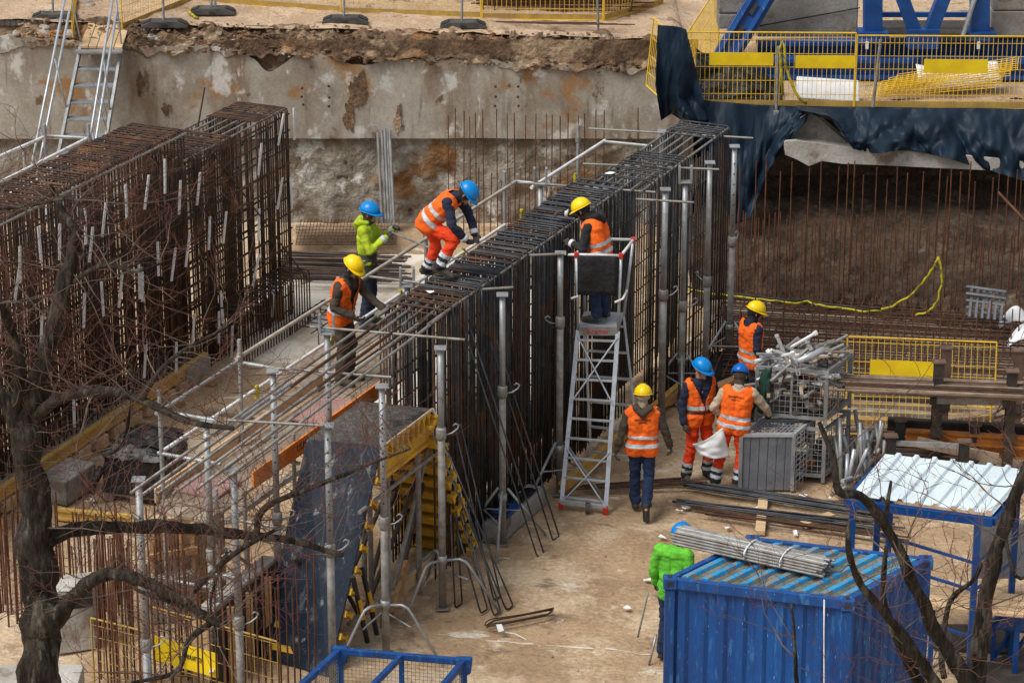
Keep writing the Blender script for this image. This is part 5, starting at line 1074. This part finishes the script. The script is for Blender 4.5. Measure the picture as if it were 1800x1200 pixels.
# ================================================= stock yard at the right
mesh_panel('mesh_fence','yellow mesh panel with solid yellow board leaning behind the steel rack',G(1487,705),G(1748,716),.98,up=(0,.12,1),panels=((.155,.585,.36,.66),),cell=.09,band=False,rows=(0,.18,.45,.62,.92,1))
mesh_panel('mesh_fence','yellow mesh panel without board low behind the steel rack',G(1488,762),G(1740,770),.62,up=(0,.15,1),cell=.09,band=False)
rk=thing('steel_rack','dark steel H-post rack holding brown bars at right','rack',G(1700,840))
def hpost(p,h,m,t,name='post'):
    b=MB(); b.box(p+V(0,-.05,h/2),(.13,.02,h)); b.box(p+V(0,.05,h/2),(.13,.02,h)); b.box(p+V(0,0,h/2),(.02,.08,h)); b.build(name,m,t); MB().box(p+V(0,0,h+.01),(.18,.16,.02)).build('cap_plate','brownsteel',t); MB().box(p+V(0,-.07,h*.42),(.16,.03,.14)).build('splice_plate','darksteel',t)
hpost(G(1640,842),1.72,'darksteel',rk); hpost(G(1768,846),1.62,'darksteel',rk); hpost(G(1655,780),1.45,'brownsteel',rk); hpost(G(1782,785),1.45,'brownsteel',rk)
MB().beam(G(1645,703,1.2),G(1765,706,1.2),.06,.09).build('cross_rail','galv_dirty',rk)
for a,c in ((G(1640,706,1.2),G(1655,660,1.2)),(G(1768,710,1.2),G(1782,665,1.2))): MB().beam(a,c,.09,.1).build('bearer','darksteel',rk)
bp=thing('bar_pile','pile of long brown steel bars lying on the rack','steel bars',G(1640,690,1.3))
for i in range(34):
    y=690-(i%9)*3.6; z=1.30+(i//9)*.035; bar('bar',G(1482+rnd(30),y-2,z),G(1840,y+12+rnd(3),z),.019,random.choice(('brownsteel','rustbar','timber_grey','brownsteel')),bp,5)
lr=thing('steel_rack','low dark steel rack of short posts in front of the tall one','rack',G(1620,880))
for px,py,h in ((1562,862,.80),(1578,830,.78),(1690,872,.80),(1708,838,.78)): hpost(G(px,py),h,'black',lr)
for k,(y,z,m,l) in enumerate(((744,.62,'darksteel','black steel beam lying along the back of the low rack'),(782,.40,'orange_steel','orange steel channel beam lying on the low rack'),(764,.58,'orange_steel','upper orange steel channel beam lying on the low rack'))):
    t=MB().ibeam(G(1560+k*16,y,z),G(1850,y+16,z),.1,.17,.018).build('steel_beam',m); tag(t,l,'beam')
tag(MB().beam(G(1612,776,.62),G(1755,806,.5),.05,.14).build('board','timber_grey'),'grey weathered board leaning in the low rack','board')
tag(MB().beam(G(1565,778,.70),G(1705,784,.70),.06,.06).build('tube_rail','galv'),'grey square tube across the short rack posts','tube')
bp=thing('bar_pile','dark brown bars stacked at the foot of the low rack','steel bars',G(1600,870))
for i in range(18): bar('bar',G(1538+rnd(8),806-(i%6)*4,.4+.04*(i//6)),G(1690+rnd(20),818-(i%6)*4,.2+.04*(i//6)),.022,'brownsteel' if i%2 else 'darksteel',bp,5)
for i in range(20):
    p=G(1480+rnd(70)+20,770+rnd(26),.06+.02*(i%4)); 
    tag(bar('steel_tube',p,p+V(random.uniform(.8,1.6),rnd(.25),rnd(.05)),.028,random.choice(('brownsteel','darksteel','timber_grey')),None,8),'dark steel tube lying loose behind the wire crates and racks','tube','loose tubes behind the racks')
gt=thing('tube_heap','heap of short galvanised scaffold tubes standing beside the wire crates','tubes',G(1510,845))
for i in range(34):
    p=G(1478+random.random()*74,852-random.random()*34,.05); d=V(rnd(.22)+.05,rnd(.3)+.1,random.uniform(.35,.85)); MB().tube([p,p+d],.028,8).build('tube',random.choice(('galv','alu','galv','greybar')),gt,smooth=True)
for i in range(40):
    p=G(1470+random.random()*95,862-random.random()*30,.05+random.random()*.15); a=V(rnd(.3),-.25,rnd(.15)); MB().tube([p,p+a],.03,8).build('tube',random.choice(('galv','darksteel','galv_dirty','alu')),gt)
for i,(a,c,m,l) in enumerate([((1492,708),(1735,722),'timber_grey','flat grey plank lying under the tall rack'),((1490,722),(1640,730),'galv_dirty','grey steel tube beam lying behind the low rack'),((1490,738),(1650,742),'timber','brown plank lying low behind the tube heap'),((1660,735),(1760,728),'timber_grey','wide grey board lying on the ground between the tall rack posts'),((1500,698),(1700,706),'darksteel','dark steel channel lying close behind the tall rack')]): tag(MB().beam(G(*a,.12),G(*c,.12),.22 if i==3 else .13,.07).build('plank_beam',m,bevel=.006),l,'plank')
t=thing('rod_heap','tangle of dark steel rods at the right edge under the rack','rods',G(1780,720))
for i in range(26): p=G(1740+random.random()*70,700+random.random()*50,.1+random.random()*.3); bar('rod',p,p+V(.5+rnd(.3),.3+rnd(.3),.25+rnd(.2)),.012,'darksteel' if i%2 else 'rustbar',t,5)
# ================================================= rebar on the ground, timber
for i,(a,c,n,m,l) in enumerate([((1205,852),(1560,906),13,'darkbar','long bundle of dark rebar lying on the floor in front of the tipped crate'),((1198,882),(1560,928),11,'darkbar','second dark rebar bundle lying parallel in front of the first'),((1236,898),(1570,945),6,'rustbar','thin rusty rebar bundle lying nearest the container'),((1030,858),(1215,848),9,'rustbar','short brown rebar bundle on the floor behind the walking man')]):
    t=thing('rebar_bundle',l,'rebar bundle',G(*a)); p,q=G(*a,.06),G(*c,.06)
    for k in range(n): o_=V(rnd(.05),rnd(.11),.012*(k%4)); bar('bar',p+o_+V(rnd(.12),0,0),q+o_*1.4+V(rnd(.25),rnd(.08),0),.013,m,t,6)
for a,c,l in (((1342,874),(1336,936),'pale timber bearer under the dark rebar bundles'),((1462,905),(1412,922),'pale timber bearer right of the rebar bundles, near the shelter'),((365,722),(440,730),'weathered grey timber board lying behind the lapped bars')):
    tag(MB().beam(G(*a,.04),G(*c,.04),.13,.07).build('timber_bearer','timber_pale' if 'pale' in l else 'timber_grey',bevel=.005),l,'timber')
t=thing('stirrup_bundle','small bundle of closed stirrups on the ground with white tag','rebar',G(910,1090))
for i in range(4):
    a=G(852+i*3,1100+rnd(2),.02+.02*i);c=G(958+i*2,1080+rnd(2.5),.02+.02*i); s_=V(.07,.17,0); MB().tube([a,c,c+s_*.5+V(.02,0,0),c+s_,a+s_,a+s_*.5-V(.02,0,0),a],.0075,6).build('stirrup','rustbar' if i%2 else 'darkbar',t)
MB().add([G(872,1097,.09),G(882,1096,.09),G(886,1108,.07),G(876,1110,.07)],[(0,1,2,3)]).build('paper_tag','paper',t,solid=.003)
tag(MB().tube([G(885,1110,.02),G(905,1113,.02),G(925,1123,.02)],.006,5).build('wire','white_strip'),'thin pale wire lying beside the stirrup bundle','wire')
# ================================================= left foreground: pallet load, block, formwork and starter bars
pt=thing('pallet','wooden pallet under the black wrapped load','pallet',G(250,885)); q0,q1,q2=G(182,880),G(286,893),G(334,850); qw=q1-q0; qd=q2-q1
for k in range(3): MB().beam(q0+qd*(.08+.42*k)+V(0,0,.11),q1+qd*(.08+.42*k)+V(0,0,.11),.12,.03).build('deck_board','timber_grey',pt)
for i in range(3):
    for k in range(3): MB().box(q0+qw*(.06+.44*i)+qd*(.08+.42*k)+V(0,0,.05),(.12,.12,.10)).build('block','timber_grey',pt,bevel=.006)
ld_=thing('wrapped_load','load wrapped in shiny black foil on the pallet at left','wrapped load',q0+V(0,0,.13))
b=MB()
def lf2(u,v):
    a=u*4; i=int(a)%4; k=a-int(a); c4=[q0,q1,q1+qd,q0+qd]; p=c4[i].lerp(c4[(i+1)%4],k); ce=(c4[0]+c4[2])/2; z=.13+.62*v; w_=1+.05*nz3((p.x*5,p.y*5,z*7))+.03*nz3((p.x*14,p.y*14,z*16))-.05*v; p=ce+(p-ce)*w_; return (p.x,p.y,z)
b.grid(lf2,80,20); b.build('foil_side','blackfoil',ld_,smooth=True)
b=MB(); b.grid(lambda u,v:q0+qw*(-.03+1.06*u)+qd*(-.03+1.06*v)+V(0,0,.72+.10*math.sin(math.pi*u)*math.sin(math.pi*v)+.05*nz3((u*6,v*6,2))+.03*nz3((u*15,v*15,4))-(.06 if min(u,v,1-u,1-v)<.03 else 0)),36,30); b.build('foil_top','clearfoil',ld_,smooth=True)
b=MB(); b.grid(lambda u,v:q0+qw*(.15+.8*u)+qd*(.2+.8*v)+V(0,0,.80+.09*math.sin(math.pi*u)*math.sin(math.pi*v)+.07*nz3((u*5,v*5,9))),24,20); b.build('foil_flap','blackfoil',ld_,smooth=True)
b=MB().tube([q0+V(.0,0,.5),q0+V(-.08,-.05,.35),q0+V(-.14,-.06,.22),q0+V(-.11,-.07,.12)],[.05,.06,.05,.02],8); b.build('foil_tail','blackfoil',ld_,smooth=True)
tag(MB().box(G(118,846,.18),(.78,.46,.36),MBASIS).build('concrete_block','conc_plain',bevel=.025),'large grey concrete block left of the black wrapped load','block')
tag(MB().ibeam(G(100,902,.1),G(232,915,.1),.08,.16,.018).build('bearer_beam','h_beam'),'short yellow formwork beam lying in front of the black wrapped load','beam')
for a,c,l in (((305,890),(345,884),'pale timber offcut right of the pallet'),((283,905),(318,908),'small timber offcut in front of the pallet'),((100,935),(230,925),'long thin timber lath in front of the short yellow beam')): tag(MB().beam(G(*a,.05),G(*c,.05),.1,.09).build('timber_offcut','timber',bevel=.004),l,'timber')
t=thing('shutter_box','pale plywood shutter box behind the thick horizontal branch','formwork',G(310,1040))
a,c=G(268,1085),G(352,1070); MB().extrude([a,c,c+V(0,0,1.25),a+V(0,0,1.25)],(.03,.06,0)).build('front_panel','timber_pale',t,bevel=.004); MB().extrude([c,c+V(.25,.5,0),c+V(.25,.5,1.25),c+V(0,0,1.25)],(.04,-.02,0)).build('side_panel','timber',t)
for k in range(4): MB().beam(a.lerp(c,.1+.27*k)+V(0,-.04,.0),a.lerp(c,.1+.27*k)+V(0,-.04,1.2),.05,.07).build('stud','timber',t)
for z in (.3,.85): MB().beam(a+V(0,-.09,z),c+V(0,-.09,z),.05,.09).build('waler','timber',t)
MB().extrude([a+V(-.02,0,1.26),c+V(.05,0,1.26),c+V(.3,.55,1.26),a+V(.25,.6,1.26)],(0,0,.03)).build('top_board','timber_pale',t)
t=thing('rod_bundle','bundle of thin grey rods leaning behind the lapped bar ends','rods',G(395,925))
for k in range(9): o_=V(.03*(k%3),0,.03*(k//3)); bar('rod',G(392,922,.3)+o_,G(525,828,.9)+o_,.013,'greybar',t,6)
# pale poured wall and slab
pw=thing('concrete_wall','pale freshly cast concrete wall behind the left tree trunk','wall',G(150,1180))
MB().box(G(45,1225,.3),(1.3,.5,.6)).build('slab','conc_pale',pw,bevel=.01); a,c=G(98,1150),G(168,1140); MB().extrude([a+V(0,0,0),c,c+V(0,0,.82),a+V(0,0,.82)],(.05,.5,0)).build('wall','conc_pale',pw,bevel=.01); MB().extrude([a.lerp(c,.5)+V(0,-.01,.58),c+V(0,-.01,.58),c+V(0,-.01,.86),a.lerp(c,.5)+V(0,-.01,.86)],(0,-.02,0)).build('bitumen_patch','black_ply',pw)
def clump(label,n,x0,x1,y0,y1,h0,h1,m='rustred',r=.0125,mat_=False):
    t=thing('starter_bar_cluster',label,'rebar',G((x0+x1)/2,(y0+y1)/2))
    for i in range(n):
        p=G(x0+(x1-x0)*(i+.5)/n+rnd(4),random.uniform(y0,y1)); bar('bar',p,p+V(rnd(.03),rnd(.03),random.uniform(h0,h1)),r*random.uniform(.8,1.1),m,t,5)
    if mat_:
        for k in range(5):
            z=.15+.2*k; bar('tie_bar',G(x0,y1,z),G(x1,y1+8,z),.010,m,t,5); bar('tie_bar',G(x0,y0,z),G(x1,y0+8,z),.010,m,t,5)
    return t
clump('tall rusty starter bars at the far left edge, left of the tree trunk',15,-5,45,1040,1110,1.35,1.7)
clump('rusty starter bars right of the tree trunk between the branches',34,75,240,1060,1130,1.1,1.55,mat_=False)
clump('rusty starter bars in front of the yellow board at lower left',32,172,345,1180,1235,1.5,2.3,mat_=True)
clump('thin rusty starter bars in front of the dark blue panel',20,345,560,1225,1290,1.6,2.3)
mesh_panel('mesh_fence','yellow mesh panel behind the starter bars by the pale wall',G(166,1200),G(262,1225),.85,cell=.075,band=False,yel='yellow_dirty')
t=mesh_panel('mesh_fence','yellow mesh panel with solid yellow board in the lower left',G(262,1195),G(492,1262),.98,up=(0,0,1),cell=.11,band=False,panels=((.05,.54,.30,.62),),rows=(0,.25,.5,.72,.96,1),yel='yellow_dirty')
p=G(262,1195).lerp(G(492,1262),.36)+V(0,-.02,.48); dd=(G(492,1262)-G(262,1195)).normalized(); text('euro',.12,Matrix.Translation(p)@Matrix((dd,V(0,0,1),dd.cross(V(0,0,1)))).transposed().to_4x4(),'black',t)
tag(MB().beam(G(366,1190,.05),G(372,1178,.4),.05,.03).build('marker_lath','white'),'short white lath standing below the solid yellow board','lath')
for i,(px,py) in enumerate(((15,1030),(28,1062))):
    pass
# dark sloping kerb pieces
tag(MB().box(G(300,1045,.3),(.6,.3,.6),Matrix.Rotation(R(20),4,'Z')).build('concrete_block','conc_plain',bevel=.02),'grey concrete block left of the plywood shutter box','block')
# ================================================= blue lifting basket in the bottom foreground
bk_=thing('lifting_basket','blue steel lifting basket frame with fine mesh sides at the bottom edge','basket',G(680,1330))
zb=1.25; b0,b1=G(597,1143,zb),G(815,1162,zb); dn=G(532,1202,zb)-b0; dn=dn.normalized()*1.5
dnr=G(770,1215,zb)-b1; dnr=dnr.normalized()*1.5
B=[b0,b1,b1+dnr,b0+dn]
for i in range(4): MB().beam(B[i],B[(i+1)%4],.065,.07).build('top_rail','blue_paint',bk_,bevel=.006); MB().beam(down(B[i],.06),down(B[(i+1)%4],.06),.065,.08).build('bottom_rail','blue_paint',bk_,bevel=.006)
MB().beam(b0.lerp(b1,.5),(b0+dn).lerp(b1+dnr,.5),.06,.06).build('mid_rail','blue_paint',bk_,bevel=.006); MB().beam(down(b0.lerp(b1,.5),.05),b0.lerp(b1,.5),.06,.06).build('mid_post','blue_paint',bk_)
for p in B: MB().beam(down(p,0),p,.075,.075).build('post','blue_paint',bk_,bevel=.006); MB().add([p+V(-.10,0,.05),p+V(.10,0,.05),p+V(.08,0,-.14),p+V(0,0,-.20),p+V(-.08,0,-.14)],[(0,1,2,3,4)]).extrude([p+V(-.09,-.045,.05),p+V(.09,-.045,.05),p+V(.07,-.045,-.14),p+V(-.07,-.045,-.14)],(0,.09,0)).build('corner_bracket','blue_paint',bk_,bevel=.012)
b=MB()
for i in range(4):
    p,q=B[i],B[(i+1)%4]; L=(q-p).length; n=int(L/.045)
    for k in range(n): b.tube([down(p.lerp(q,k/n),.08),p.lerp(q,k/n)],.003,3,False)
    for k in range(26): z=.1+k*.044; b.tube([down(p,z),down(q,z)],.003,3,False)
b.build('wire_mesh','galv_dirty',bk_,kind='stuff')

# ================================================= smaller things at the back
t=thing('drainage_crate','grey perforated plastic crate tipped against the soil slope at right','crate',PY(1733,535,43.2))
a=PY(1702,548,43.3); M_=Matrix.Rotation(R(8),4,'Y')@Matrix.Rotation(R(-30),4,'X')
fa=[(-.31,-.21),(.31,-.21)]
for k in range(5): MB().box((0,0,0),(.62,.05,.035),M_).build('slat','grey_panel',t,M=Matrix.Translation(PY(1733,508+k*12,43.2)))
for k in range(6): MB().box((0,0,0),(.035,.05,.47),M_).build('rib','grey_panel',t,M=Matrix.Translation(PY(1706+k*11,531+k*1.2,43.19)))
for i,(px,py,l) in enumerate(((1785,563,'white curved plastic sheet at the right edge by the rebar mat'),(1800,595,'lower white curved plastic sheet at the right edge'))):
    b=MB(); b.grid(lambda u,v:G(px-28+58*u,py+14-3*v,.25)+V(0,.12*v,.30*math.sin(math.pi*u)*(.4+.6*v)),14,6); tag(b.build('plastic_sheet','white',smooth=True,solid=.01),l,'sheet')
tag(bar('rebar_rod',PY(1755,338,44.2),PY(1812,398,43.6),.022,'rustred',None,8),'thick rusty rod slanting at the right edge before the recess','rebar')
tag(bar('rebar_rod',Q(1.3,.85,ZL-.1),Q(1.3,.85,ZL-.1)+V(.12,.1,.62),.014,'rustbar',None,6),'single rusty rod sticking up from the far top of the left cage','rebar')
b=MB(); b.grid(lambda u,v:G(1165+130*u,690-66*v+8*math.sin(u*5),.09)+V(0,0,.06*abs(nz3((u*6,v*5,2)))+.05*nz3((u*3,v*3,8))),34,22); tag(b.build('plastic_sheet','blackfoil',smooth=True,solid=.008),'rumpled black sheeting on the floor behind the props at the far cage end','sheet')
for a,c,l in (((1150,712),(1200,690),'short timber beam on the floor left of the blue-helmeted pair'),((1225,700),(1300,668),'timber beam under the tall perforated prop'),((1128,740),(1160,716),'timber offcut behind the prop tripod')): tag(MB().beam(G(*a,.10),G(*c,.10),.14,.16).build('timber_beam','timber',bevel=.006),l,'timber')
tag(MB().box(K(6.1,1.62,ZP+.06),(.9,.5,.03),MBASIS).build('board','pink_board'),'faded pink board lying on the scaffold walkway','board')
tag(MB().box(K(8.9,1.7,ZP+.07),(.55,.6,.03),MBASIS).build('board','pink_board'),'faded pink board at the near end of the scaffold walkway','board')
# ================================================= bare trees in the foreground
def tree(label,Y0,paths,seed,twigs=1.,loc=None):
    rr=random.Random(seed); base=PY(paths[0][0][0],paths[0][0][1],Y0)
    t=thing('bare_tree',label,'tree',(base.x,Y0,0)); allp=[]
    for pi,path in enumerate(paths):
        P_=[];Rr=[]
        for k,(px,py,w_,*dy) in enumerate(path):
            yy=Y0+(dy[0] if dy else 0); p=PY(px,py,yy); P_.append(p); Rr.append(.80*w_/2/FPX*(p-Vector((0,0,CAM_H))).length)
        if pi==0: P_=[Vector((P_[0].x,P_[0].y,-.1))]+P_; Rr=[Rr[0]*1.25]+Rr
        fine=[];fr_=[]
        for i in range(len(P_)-1):
            p0=P_[max(i-1,0)];p1=P_[i];p2=P_[i+1];p3=P_[min(i+2,len(P_)-1)]; n=max(4,int((p2-p1).length/.06)) if not(pi==0 and i==0) else 6
            for k in range(n):
                u=k/n; q=.5*((2*p1)+(p2-p0)*u+(2*p0-5*p1+4*p2-p3)*u*u+(3*p1-p0-3*p2+p3)*u**3); r_=Rr[i]+(Rr[i+1]-Rr[i])*u
                jit=r_*.55; q=q+V(nz3((q.x*3+seed,q.y,q.z*3))*jit,nz3((q.x*3,q.y,q.z*3+9))*jit,nz3((q.x*3,q.y+5,q.z*3))*jit); fine.append(q); fr_.append(r_*(1+.20*nz3((q.x*5,q.y*5,q.z*5))+.12*max(0,nz3((q.x*9,q.y*9,q.z*9+3)))))
        fine.append(P_[-1]);fr_.append(Rr[-1])
        b=MB(); b.tube(fine,fr_,20 if pi==0 else 14)
        if max(fr_)>.05:   # bark ridges as real relief
            n=20 if pi==0 else 14
            for i,v in enumerate(b.v):
                c=fine[i//n]; k=1+.20*nz3((v[0]*10,v[1]*10,v[2]*2.5))+.12*nz3((v[0]*24,v[1]*24,v[2]*7)); b.v[i]=tuple(c+(Vector(v)-c)*k)
        b.build('trunk' if pi==0 else 'limb','bark',t,smooth=True)
        allp.append((fine,fr_,pi))
    bt=MB(); bt2=MB()
    def twig(p,d,L,r,depth):
        n=5; pts=[p];q=p
        for k in range(n):
            d=(d+V(rr.uniform(-.35,.35),rr.uniform(-.35,.35),rr.uniform(-.22,.32))).normalized(); q=q+d*L/n; pts.append(q)
            if depth>0 and k>0 and rr.random()<.75:
                twig(q,(d+V(rr.uniform(-1,1),rr.uniform(-1,1),rr.uniform(-.6,.9))).normalized(),L*rr.uniform(.35,.65),r*.6,depth-1)
        (bt if depth<2 else bt2).tube(pts,[max(r*(1-.75*i/n),.0017) for i in range(n+1)],4,False)
    for fine,fr_,pi in allp:
        for i in range(2,len(fine)):
            if fine[i].z<2.2: continue
            pr=.09*twigs if fr_[i]>.09 else (.36*twigs if fr_[i]>.035 else .55*twigs)
            if rr.random()<pr:
                d=V(rr.uniform(-1,1),rr.uniform(-.8,.8),rr.uniform(-.5,1.)).normalized(); twig(fine[i]+d*fr_[i]*.6,d,rr.uniform(.35,1.25),rr.uniform(.0042,.0085),2)
    bt.build('twigs','twig',t,kind='stuff'); bt2.build('branchlets','twig_grey',t,kind='stuff')
    return t
tree('gnarled bare tree with thick dark trunk in the left foreground',27.0,[
 [(70,1290,98),(70,1180,88),(72,1100,82),(66,1000,74),(60,900,62),(52,830,60),(45,770,66),(62,700,46),(88,600,38),(113,500,33),(125,440,29),(136,405,22),(112,375,15,.2),(88,325,10,.3)],
 [(48,790,40),(20,720,38),(-30,660,34)],
 [(30,720,26),(32,640,22,-.2),(15,570,22,-.4),(-10,530,20,-.6)],
 [(62,735,30),(110,698,26,-.3),(190,690,23,-.7),(260,708,19,-1),(330,740,15,-1.2),(410,752,9,-1.5)],
 [(250,702,15,-1),(282,650,12,-1),(330,612,9,-.8),(400,575,5,-.6)],
 [(68,975,40),(105,938,33,.2),(180,925,30,.5),(280,925,27,.8),(380,935,23,1.1),(450,942,19,1.3),(520,950,17,1.5),(602,975,10,1.7)],
 [(450,936,15,1.3),(468,890,14,1.2),(545,858,11,1.1),(650,815,7,1.),(722,788,4,.9)],
 [(340,1040,13,-.4),(400,982,12,-.2),(470,938,9,.0),(500,925,6,.1)],
 [(88,1120,40),(122,1055,33,-.2),(168,1014,30,-.4),(225,1010,27,-.6),(295,1042,22,-.8),(365,1085,17,-.9),(388,1102,8,-1)],
 [(228,1012,9,-.6),(240,1035,8,-.7),(290,1055,9,-.8),(360,1080,9,-.9)],
 [(370,1095,13,-.9),(332,1125,12,-1),(312,1178,10,-1.1),(230,1200,8,-1.2)],
 [(120,500,12),(180,466,11,-.2),(240,476,8,-.4),(285,462,4,-.5)],
 [(150,395,10),(130,350,9,.1),(60,360,7,.2),(-20,370,6,.3)],
 [(180,800,8,-.5),(215,780,7,-.5),(232,700,6,-.5),(230,640,4,-.5)],
 [(400,970,8,1.2),(370,1060,6,1.2),(395,1150,5,1.2)],
],11,2.1)
tree('bare tree with several dark stems in the right foreground',25.0,[
 [(1718,1290,48),(1716,1200,42),(1724,1110,38),(1742,1010,34),(1768,920,29),(1805,820,25),(1830,760,22)],
 [(1722,1260,40),(1690,1180,34,-.2),(1640,1100,31,-.3),(1592,1000,27,-.5),(1556,918,23,-.6),(1512,872,20,-.7),(1475,862,17,-.8),(1462,800,14,-.8),(1440,742,9,-.8)],
 [(1680,1250,30,-.2),(1620,1160,25,-.5),(1560,1085,21,-.7),(1505,1012,18,-.9),(1493,960,12,-1),(1491,915,7,-1)],
 [(1648,1240,26,.3),(1600,1170,22,.1),(1562,1090,16,0),(1552,1020,13,-.1),(1558,960,9,-.1)],
 [(1660,1190,14,.5),(1655,1140,13,.5),(1668,1060,12,.4),(1710,1020,10,.2),(1725,990,8,.1)],
 [(1405,1260,10,.3),(1400,1190,9,.3),(1396,1110,7,.3),(1390,1060,5,.3)],
 [(1556,918,12,-.6),(1560,880,9,-.6),(1566,845,6,-.6)],
 [(1765,930,10),(1785,1012,8,-.2),(1820,1005,6,-.2)],
],23,.6)
# ================================================= litter
for i,(px,py,w_,h_) in enumerate([(1138,1018,.13,.04),(1165,943,.07,.07),(1206,891,.09,.08),(1194,896,.10,.04),(1278,926,.09,.05),(1330,892,.09,.05),(1412,869,.12,.05),(1398,936,.07,.09),(1103,1067,.10,.05),(164,877,.10,.05),(1460,874,.06,.05),(756,512,.09,.07),(1072,304,.10,.08)]):
    z=3.6 if i>=11 else .03; p=G(px,py,z); b=MB(); b.grid(lambda u,v:(w_*.8*(u-.5),h_*1.6*(v-.5),.008*math.sin(u*3+v*4+i)),3,3)
    o=b.build('paper_scrap','paper',solid=.002,M=Matrix.Translation(p)@Matrix.Rotation(i*.9,4,'Z')@Matrix.Rotation(.12,4,'X'))
    tag(o,'scrap of white paper on the sandy floor' if i<11 else ['white paper scrap on the cage top below the bending man','white paper scrap on the far part of the cage top'][i-11],'paper','paper scraps on the floor' if i<11 else None)
